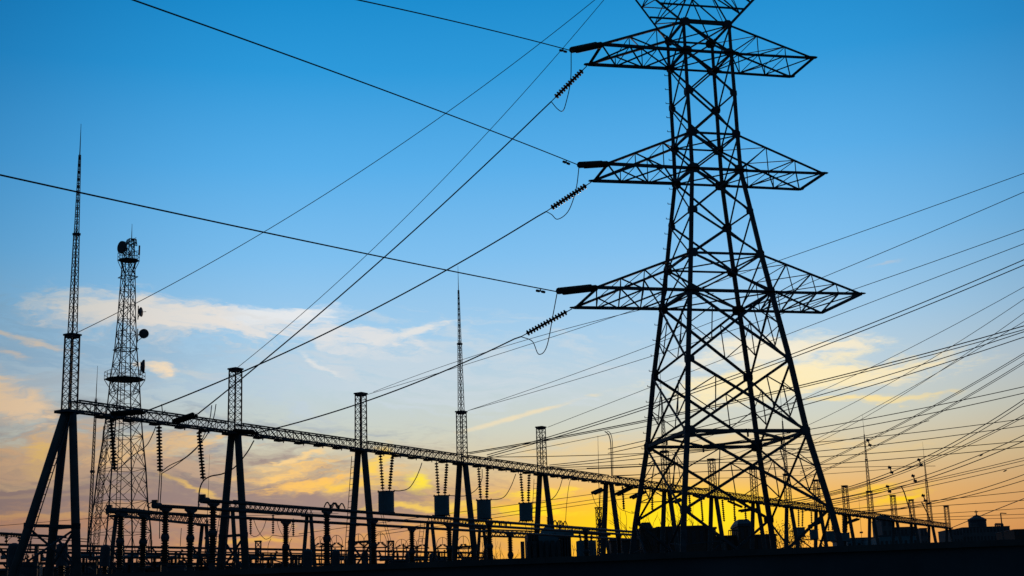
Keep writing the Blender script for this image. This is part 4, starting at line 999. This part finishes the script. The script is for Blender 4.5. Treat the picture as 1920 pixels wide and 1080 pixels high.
b.bar(q0, q1, .18); 
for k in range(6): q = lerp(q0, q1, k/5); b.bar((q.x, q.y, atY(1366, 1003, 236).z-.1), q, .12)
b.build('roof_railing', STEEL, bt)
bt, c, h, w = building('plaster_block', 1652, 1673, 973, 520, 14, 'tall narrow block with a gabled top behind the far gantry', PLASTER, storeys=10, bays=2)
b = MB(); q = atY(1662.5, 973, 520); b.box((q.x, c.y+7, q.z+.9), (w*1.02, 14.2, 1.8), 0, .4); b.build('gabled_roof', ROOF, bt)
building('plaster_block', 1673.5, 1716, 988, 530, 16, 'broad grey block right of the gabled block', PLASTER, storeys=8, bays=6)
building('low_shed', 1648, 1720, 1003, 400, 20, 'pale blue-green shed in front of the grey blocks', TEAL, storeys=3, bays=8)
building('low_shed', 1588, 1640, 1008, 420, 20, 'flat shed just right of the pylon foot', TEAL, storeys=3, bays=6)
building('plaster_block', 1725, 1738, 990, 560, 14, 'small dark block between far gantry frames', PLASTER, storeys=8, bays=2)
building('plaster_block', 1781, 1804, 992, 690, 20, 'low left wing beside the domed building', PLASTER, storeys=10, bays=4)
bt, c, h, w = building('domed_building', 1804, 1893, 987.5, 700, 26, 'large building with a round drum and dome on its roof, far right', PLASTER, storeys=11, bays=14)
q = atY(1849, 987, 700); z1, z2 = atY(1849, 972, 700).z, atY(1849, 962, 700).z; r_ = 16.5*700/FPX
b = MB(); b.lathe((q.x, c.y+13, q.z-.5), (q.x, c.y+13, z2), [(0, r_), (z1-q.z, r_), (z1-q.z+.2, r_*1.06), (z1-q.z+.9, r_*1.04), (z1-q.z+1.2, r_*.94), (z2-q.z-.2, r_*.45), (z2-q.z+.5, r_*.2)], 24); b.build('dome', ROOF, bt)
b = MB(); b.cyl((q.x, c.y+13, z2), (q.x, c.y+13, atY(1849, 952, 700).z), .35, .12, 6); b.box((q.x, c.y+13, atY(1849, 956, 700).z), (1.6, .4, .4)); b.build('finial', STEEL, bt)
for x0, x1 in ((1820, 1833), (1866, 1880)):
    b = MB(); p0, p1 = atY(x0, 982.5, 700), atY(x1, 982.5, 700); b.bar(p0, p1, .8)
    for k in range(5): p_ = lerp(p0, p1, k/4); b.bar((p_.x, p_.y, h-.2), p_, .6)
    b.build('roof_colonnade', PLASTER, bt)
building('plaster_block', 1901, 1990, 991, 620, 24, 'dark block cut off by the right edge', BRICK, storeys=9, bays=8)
b = MB(); p0 = atY(1898, 987, 620); p1 = atY(1990, 986, 620); b.bar(p0+Vector((0, 8, 0)), p1+Vector((0, 8, 0)), 1.6); 
P = atY(1884, 1018, 500); T = atY(1876, 962, 500); t = thing('street_lamp', (P.x, P.y, 0), 'faint slightly leaning lamp post right of the domed building', 'lamp post'); b = MB(); b.cyl((P.x, P.y, 0), T, .3, .2, 8); b.build('pole', STEEL, t); b = MB(); b.bar(T, T+Vector((2.0, 0, -.2)), .3); b.build('lamp_arm', STEEL, t)
# ------------------------------------------------------------------ bare trees behind the yard
def tree(x, yt, dist, lab, seed, spread=1.0, leafy=False):
    rn = random.Random(seed); T = atY(x, yt, dist); base = Vector((T.x, T.y, 0)); H = T.z; t = thing('leafy_tree' if leafy else 'bare_tree', base, lab, 'tree'); tr = MB(); cr = MB()
    def grow(p, d, Ln, r_, lvl):
        q = p + d*Ln; (tr if lvl < 1 else cr).tube([p, lerp(p, q, .5)+Vector((rn.uniform(-.06, .06), 0, rn.uniform(-.04, .04)))*Ln, q], [r_, r_*.85, r_*.65], 5 if lvl < 2 else 3)
        if lvl >= 5: tips.append(q); return
        for k in range(2 if lvl else 4):
            a = rn.uniform(0, 6.28); sp = rn.uniform(.25, .6)*spread; dd = (d + Vector((math.cos(a)*sp, math.sin(a)*sp, rn.uniform(0, .15)))).normalized(); grow(q if rn.random() < .7 else lerp(p, q, .75), dd, Ln*rn.uniform(.62, .86), r_*.62, lvl+1)
    tips = []; grow(base, Vector((0, 0, 1)), H*.3, H*.016, 0); tr.build('trunk', BARK, t)
    cr.build('crown', BARK, t)
    if leafy:
        lf = MB()
        for p in tips:
            for k in range(9):
                c_ = p+Vector((rn.gauss(0, .6), rn.gauss(0, .6), rn.gauss(0, .5))); u_ = Vector((rn.gauss(0, 1), rn.gauss(0, 1), rn.gauss(0, 1))).normalized()*.16; v_ = u_.cross(Vector((rn.gauss(0, 1), rn.gauss(0, 1), rn.gauss(0, 1)))).normalized()*.1; n0 = len(lf.v); lf.v += [c_-u_, c_+v_, c_+u_, c_-v_]; lf.f.append((n0, n0+1, n0+2, n0+3))
        lf.build('leaves', LEAF, t)
for a in [(1217, 946, 230, 'bare tree against the bright sky just inside the outer left pylon leg', 5), (1258, 948, 235, 'bare twiggy tree between the outer and front left pylon legs', 9), (1240, 960, 215, 'smaller bare tree beside the twiggy one between the left pylon legs', 21), (888, 1000, 200, 'bare tree right of the central mast', 12), (903, 1006, 205, 'second bare tree right of the central mast', 14), (927, 1010, 190, 'bare shrub-like tree under the hanging drum', 17),
          (1075, 1008, 190, 'bare tree left of the square equipment box', 31), (1122, 1012, 190, 'bare tree right of the square equipment box', 33)]: tree(*a)
tree(1462, 976, 260, 'small leafy tree between the right pylon legs', 41, .9, True); tree(1478, 990, 255, 'low leafy tree at the foot of the right pylon legs', 43, .9, True)
# far scrub line that closes the horizon (hidden behind the wall)
b = MB()
for i in range(1400):
    x = rnd.uniform(-900, 1100); y = rnd.uniform(520, 900); h_ = rnd.uniform(2, 6.5)
    for k in range(3):
        c_ = Vector((x+rnd.uniform(-3, 3), y+rnd.uniform(-2, 2), h_*rnd.uniform(.2, .9))); s_ = rnd.uniform(.8, 2.2); b.box(c_, (s_, s_*.8, s_*.7), rnd.uniform(0, 3), .5)
tag(b.build('scrub', LEAF), 'low dark scrub beyond the yard', 'scrub', kind='stuff')

# ------------------------------------------------------------------ wires fanning out to the right
def fan(pts, z0, z1, wpx, lab, grp=None, damp=None):
    """conductor from the yard towards a pylon outside the right edge, sagging through the middle points"""
    a, b_ = pts[0], pts[-1]; mid = pts[len(pts)//2] if len(pts) > 2 else None
    A_, B_ = atZ(a[0], a[1], z0), atZ(b_[0], b_[1], z1); dist = (A_-EV).length*.5+(B_-EV).length*.5
    if mid and abs(mid[0]-a[0]) < 1: mid = None
    wire(A_, B_, mid, wpx*dist/FPX/2*.82, lab, grp, ext=.25, n=30)
    if damp:
        cps = curve_pts(A_, B_, mid, 200); P = min(cps, key=lambda p: abs(px(p)[0]-damp)); return P
FW = [([(688, 740), (1183, 583), (1920, 325)], 24, 30, 1.3, 'highest thin wire leaving the right edge, from the third lattice post'), ([(877, 770), (1226, 646), (1920, 360)], 24, 29, 1.3, 'second highest thin wire leaving the right edge'),
      ([(877, 770), (1223, 667), (1920, 430)], 24, 28, 1.3, 'third thin wire leaving the right edge, from the central mast post'), ([(1027, 801), (1480, 626), (1920, 457)], 23, 28, 1.3, 'thin wire from the fifth lattice post to the right edge'),
      ([(913, 853), (1500, 658), (1920, 487)], 14, 24, 2.0, 'upper line of the closely paired heavier lines at right'), ([(913, 857), (1490, 668), (1920, 497)], 14, 23.6, 2.0, 'lower line of the closely paired heavier lines at right'),
      ([(877, 849), (1210, 792), (1502, 722), (1920, 611)], 14, 21, 2.2, 'heavy line from the central mast foot passing the pylon to the right edge'), ([(880, 851), (1210, 794), (1502, 726), (1920, 618)], 14, 20.8, 1.8, 'companion of the heavy line just below it'),
      ([(1140, 842), (1508, 749), (1920, 622)], 15, 20.6, 1.8, 'line meeting the heavy pair at the right edge from below'), ([(1140, 850), (1512, 758), (1920, 632)], 15, 20.4, 1.8, 'lowest line of the bundle meeting beside the right edge'),
      ([(1247, 845), (1653, 679), (1920, 538)], 23, 27, 1.1, 'faint wire rising from inside the left pylon legs to the right edge'), ([(1341, 861), (1589, 760), (1920, 561)], 23, 27, 1.1, 'faint wire from the post between the pylon legs'),
      ([(1420, 877), (1659, 760), (1920, 587)], 23, 26, 1.1, 'faint wire from the ninth lattice post'), ([(1420, 877), (1602, 785), (1920, 603)], 23, 26, 1.1, 'second faint wire from the ninth lattice post'),
      ([(1500, 885), (1625, 828), (1755, 758), (1920, 662)], 15, 22, 1.5, 'steep line right of the pylon, upper strand'), ([(1500, 888), (1625, 831), (1755, 761), (1920, 666)], 15, 22, 1.3, 'steep line right of the pylon, lower strand'),
      ([(1500, 900), (1640, 829), (1785, 758), (1920, 678)], 15, 22, 1.5, 'second steep line right of the pylon, upper strand'), ([(1500, 903), (1640, 832), (1785, 761), (1920, 682)], 15, 22, 1.3, 'second steep line right of the pylon, lower strand'),
      ([(1030, 872), (1524, 804), (1920, 725)], 14, 18, 1.7, 'gently rising line crossing the steep lines, highest'), ([(1030, 875), (1524, 816), (1920, 737)], 14, 17.6, 1.7, 'gently rising line crossing the steep lines, second'),
      ([(913, 857), (1500, 832), (1920, 785)], 13.5, 16, 1.6, 'nearly level line behind the pylon, highest'), ([(1030, 877), (1500, 849), (1920, 798)], 13.5, 15.8, 1.6, 'nearly level line behind the pylon, second'),
      ([(1100, 878), (1515, 858), (1920, 827)], 14, 15.6, 1.6, 'nearly level line behind the pylon, third'), ([(1150, 892), (1539, 871), (1920, 838)], 14, 15.3, 1.6, 'nearly level line behind the pylon, fourth'),
      ([(1440, 940), (1550, 908), (1722, 862), (1926, 745)], 13.5, 19, 1.8, 'curving line over the far masts, first strand'), ([(1440, 944), (1555, 911), (1725, 866), (1926, 752)], 13.5, 19, 1.5, 'curving line over the far masts, second strand'),
      ([(1450, 946), (1559, 917), (1725, 870), (1922, 777)], 13.5, 18.6, 1.5, 'curving line over the far masts, third strand'), ([(1450, 950), (1559, 921), (1728, 873), (1922, 781)], 13.5, 18.4, 1.3, 'curving line over the far masts, lowest strand'),
      ([(1440, 950), (1530, 926), (1713, 898), (1922, 815)], 13.5, 18, 1.6, 'line passing the small pair of clamps between the far masts, upper'), ([(1500, 955), (1559, 938), (1716, 904), (1922, 826)], 13.5, 18, 1.8, 'line passing the small pair of clamps between the far masts, lower'),
      ([(1480, 952), (1737, 901), (1922, 858)], 13.2, 16, 1.3, 'first of the close near-level wires at the right edge'), ([(1480, 956), (1737, 905), (1922, 863)], 13.2, 16, 1.3, 'second of the close near-level wires at the right edge'), ([(1500, 960), (1740, 912), (1922, 871)], 13.2, 15.8, 1.3, 'third of the close near-level wires at the right edge'),
      ([(1590, 965), (1758, 938), (1922, 889)], 13.2, 16, 1.5, 'wire above the domed building, first'), ([(1590, 966), (1758, 942), (1922, 900)], 13.2, 16, 1.5, 'wire above the domed building, second'), ([(1560, 958), (1737, 940), (1922, 921)], 13.2, 15, 1.3, 'wire above the domed building, third'),
      ([(1560, 962), (1737, 950), (1922, 938)], 13.2, 14.6, 1.3, 'wire close above the dome, upper'), ([(1640, 970), (1780, 962), (1922, 953)], 13.2, 14.2, 1.1, 'wire close above the dome, lower'), ([(1640, 974), (1780, 969), (1922, 964)], 13.2, 14, 1.1, 'wire crossing the dome finial'),
      ([(1645, 977), (1790, 974), (1922, 971)], 13.1, 13.9, 1.0, 'lowest wire crossing in front of the dome'), ([(1783, 990), (1832, 970), (1922, 934)], 13.1, 15, 1.6, 'dark wire rising from the last gantry post past the dome'), ([(1150, 893), (1440, 880), (1640, 875)], 14, 15, 1.2, 'thin level wire behind the pylon belt'),
      ([(1020, 880), (1200, 870), (1440, 850), (1600, 822)], 14, 16, 1.3, 'thin wire rising behind the pylon belt'), ([(1027, 890), (1210, 892), (1440, 894), (1600, 885)], 13.5, 14, 1.1, 'thin slack wire under the pylon belt'),
      ([(900, 862), (1040, 835), (1210, 800)], 14, 16, 1.2, 'thin line running from the central mast foot to the outer left pylon leg')]
for i, f in enumerate(FW): fan(*f)
def damper(x, y, dist, lab, tilt=1.0):
    P = atY(x, y, dist); t = thing('spacer_clamp', P, lab, 'spacer'); b = MB(); q = Vector((.25*tilt, 0, -.75))*dist/150
    b.bar(P-q*.6, P+q*.6, .07*dist/120); b.build('bar', STEEL, t)
    for s_ in (-1, 1): b = MB(); b.cyl(P+q*.35*s_-Vector((.16, 0, 0))*dist/150, P+q*.35*s_+Vector((.16, 0, 0))*dist/150, .13*dist/150, n=6); b.build('weight', STEEL, t)
for a in [(1629, 830, 130, 'highest small clamp beside the far left mast'), (1670, 881, 140, 'small clamp on the curving line between the masts'), (1725, 867, 135, 'small clamp next to the last far mast'), (1714, 897, 140, 'small clamp left of the last far mast, below the curving line'), (1666, 917, 150, 'small clamp above the leaning cable'), (1733, 934, 160, 'small clamp low beside the last far mast')]: damper(*a)
# birds on the wires
for i, (x, y) in enumerate([(1839, 855), (1884, 884)]):
    P = atY(x, y, 120); t = thing('perched_bird', P, ['small dark bird on a wire, upper right', 'small dark bird on a lower wire near the right edge'][i], 'bird')
    b = MB(); b.lathe(P+Vector((-.16, 0, -.03)), P+Vector((.14, 0, .1)), [(0, .012), (.1, .03), (.17, .06), (.25, .055), (.3, .035), (.33, .04), (.37, .03), (.4, .008)], 8); b.build('body', STEEL, t)
# faint wires low on the left and behind
for a, b_, z0, z1, w, lab in [((-30, 988), (170, 972), 14, 15, 1.0, 'faint wire low in the sky at the left edge'), ((160, 973), (500, 966), 13, 12, 1.0, 'faint wire passing behind the radio tower base'), ((455, 958), (600, 962), 10, 10, 1.0, 'faint wire right of the second frame'),
                             ((560, 1001), (1130, 924), 9, 12, 1.2, 'thin wire rising from the low gantries to the sixth frame, upper'), ((690, 1000), (1130, 934), 9, 12, 1.2, 'thin wire rising from the low gantries to the sixth frame, middle'), ((690, 1006), (1130, 941), 9, 12, 1.2, 'thin wire rising from the low gantries to the sixth frame, lower'),
                             ((1190, 880), (770, 720), 13, 24, 1.0, None)][:6]:
    fan([a, b_], z0, z1, w, lab)
fan([(700, 735), (960, 645), (1172, 588)], 24, 24, 1.2, 'thin wire from the third lattice post passing under the lower pylon arm')
